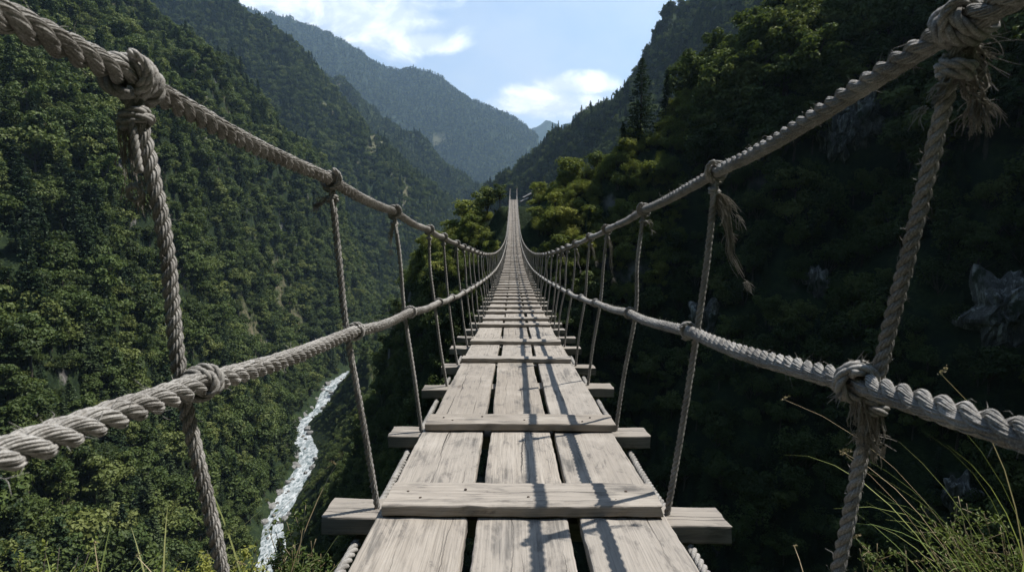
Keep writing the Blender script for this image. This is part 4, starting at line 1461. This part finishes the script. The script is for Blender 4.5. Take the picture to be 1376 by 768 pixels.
# ------------------------------------------------------------------ the air between the mountains
def build_haze():
    x0, x1, y0, y1, z0, z1 = -6600, 6600, -1500, 7700, float(GZ.min()) - 1.5, max(float(GZ[RR < 7600].max()) + 40, 1900)
    V = [(x, y, z) for z in (z0, z1) for y in (y0, y1) for x in (x0, x1)]
    Q = [(0, 2, 3, 1), (4, 5, 7, 6), (0, 1, 5, 4), (2, 6, 7, 3), (0, 4, 6, 2), (1, 3, 7, 5)]
    m = bpy.data.materials.new('haze'); m.use_nodes = True
    nt = m.node_tree; nt.nodes.clear()
    v = nt.nodes.new('ShaderNodeVolumePrincipled'); o = nt.nodes.new('ShaderNodeOutputMaterial')
    v.inputs['Color'].default_value = (.50, .74, 1.0, 1); v.inputs['Density'].default_value = HAZE
    v.inputs['Anisotropy'].default_value = .25
    nt.links.new(v.outputs[0], o.inputs['Volume'])
    m.cycles.homogeneous_volume = True
    mb = MB(); mb.add(V, Q)
    tag(mb.obj('haze', m, smooth=False), 'pale blue air between the mountains', kind='stuff')


HAZE = .000085
build_haze()
# ------------------------------------------------------------------ camera, light, sky
cam = bpy.data.cameras.new('camera')
cam.sensor_width = 36; cam.lens = 36 * F / 1376
cam.clip_start = .02; cam.clip_end = 30000
co = link('camera', cam)
cam.dof.use_dof = True; cam.dof.focus_distance = 4.5; cam.dof.aperture_fstop = 10
co.rotation_euler = (math.pi / 2 - PITCH, 0, 0)
scene.camera = co

SUN = Vector((.54, .27, 1.0)).normalized()
sl = bpy.data.lights.new('sun', 'SUN'); sl.energy = 5.0; sl.angle = math.radians(.5); sl.color = (1, .955, .89)
so = link('sun', sl); so.rotation_euler = SUN.to_track_quat('Z', 'Y').to_euler()
w = bpy.data.worlds.new('World'); scene.world = w; w.use_nodes = True
nt = w.node_tree; nt.nodes.clear(); n = N(nt)
sky = n('TexSky'); sky.sky_type = 'NISHITA'; sky.sun_disc = False
sky.sun_elevation = math.asin(SUN.z); sky.sun_rotation = math.atan2(SUN.x, SUN.y)
sky.altitude = 1800; sky.air_density = 1.0; sky.dust_density = 1.5
dirv = n('TexCoord').outputs['Generated']
sp = n('SeparateXYZ', i0=dirv)
yy = n.math('MAXIMUM', sp.outputs[1], .02)
cu, cv = n.math('DIVIDE', sp.outputs[0], yy), n.math('DIVIDE', sp.outputs[2], yy)
front = n.ss(sp.outputs[1], .3, .5)
cvec = n('CombineXYZ', i0=cu, i1=n.math('MULTIPLY', cv, 1.5), i2=0.0).outputs[0]
nz = n.noise(cvec, 9.0, 9, .58, .35)
nlow = n.noise(cvec, 4.0, 6, .55)


def cloud(cx, cy, rx, ry, soft=.34, amp=1.15):
    a = n.math('DIVIDE', n.math('SUBTRACT', cu, cx), rx); b = n.math('DIVIDE', n.math('SUBTRACT', cv, cy), ry)
    d = n.math('SQRT', n.math('ADD', n.math('MULTIPLY', a, a), n.math('MULTIPLY', b, b)))
    e = n.math('ADD', n.math('SUBTRACT', 1.15, d), n.math('MULTIPLY', n.math('SUBTRACT', nz, .5), amp * 2))
    return n.ss(e, 0.0, soft * 2)


m1 = n.math('MAXIMUM', cloud(-.36, .40, .24, .10), cloud(-.24, .335, .15, .06))
m1 = n.math('MAXIMUM', m1, cloud(-.15, .295, .07, .022))
m2 = n.math('MAXIMUM', cloud(.055, .195, .10, .032), cloud(.10, .225, .07, .022))
cm = n.math('MULTIPLY', n.math('MAXIMUM', m1, m2), front)
veil = n.math('MULTIPLY', n.ss(nlow, .30, .65, .28, .62), front)
base = n.mix(veil, sky.outputs[0], (4.4, 4.75, 5.1))
ccol = n.mix(n.ss(nz, .42, .62), (5.3, 5.6, 6.0), (9.0, 9.0, 9.0))
colr = n.mix(n.math('MULTIPLY', cm, .95), base, ccol)
bg = n('Background', in_Color=colr, in_Strength=.115)
o = nt.nodes.new('ShaderNodeOutputWorld'); nt.links.new(bg.outputs[0], o.inputs[0])

vs = scene.view_settings
vs.view_transform = 'Standard'; vs.look = 'None'; vs.exposure = .78; vs.gamma = 1; vs.use_curve_mapping = False
cy = scene.cycles
cy.use_denoising = True
cy.max_bounces = 5; cy.diffuse_bounces = 2; cy.glossy_bounces = 1; cy.transmission_bounces = 2; cy.volume_bounces = 0; cy.transparent_max_bounces = 4
cy.caustics_reflective = False; cy.caustics_refractive = False
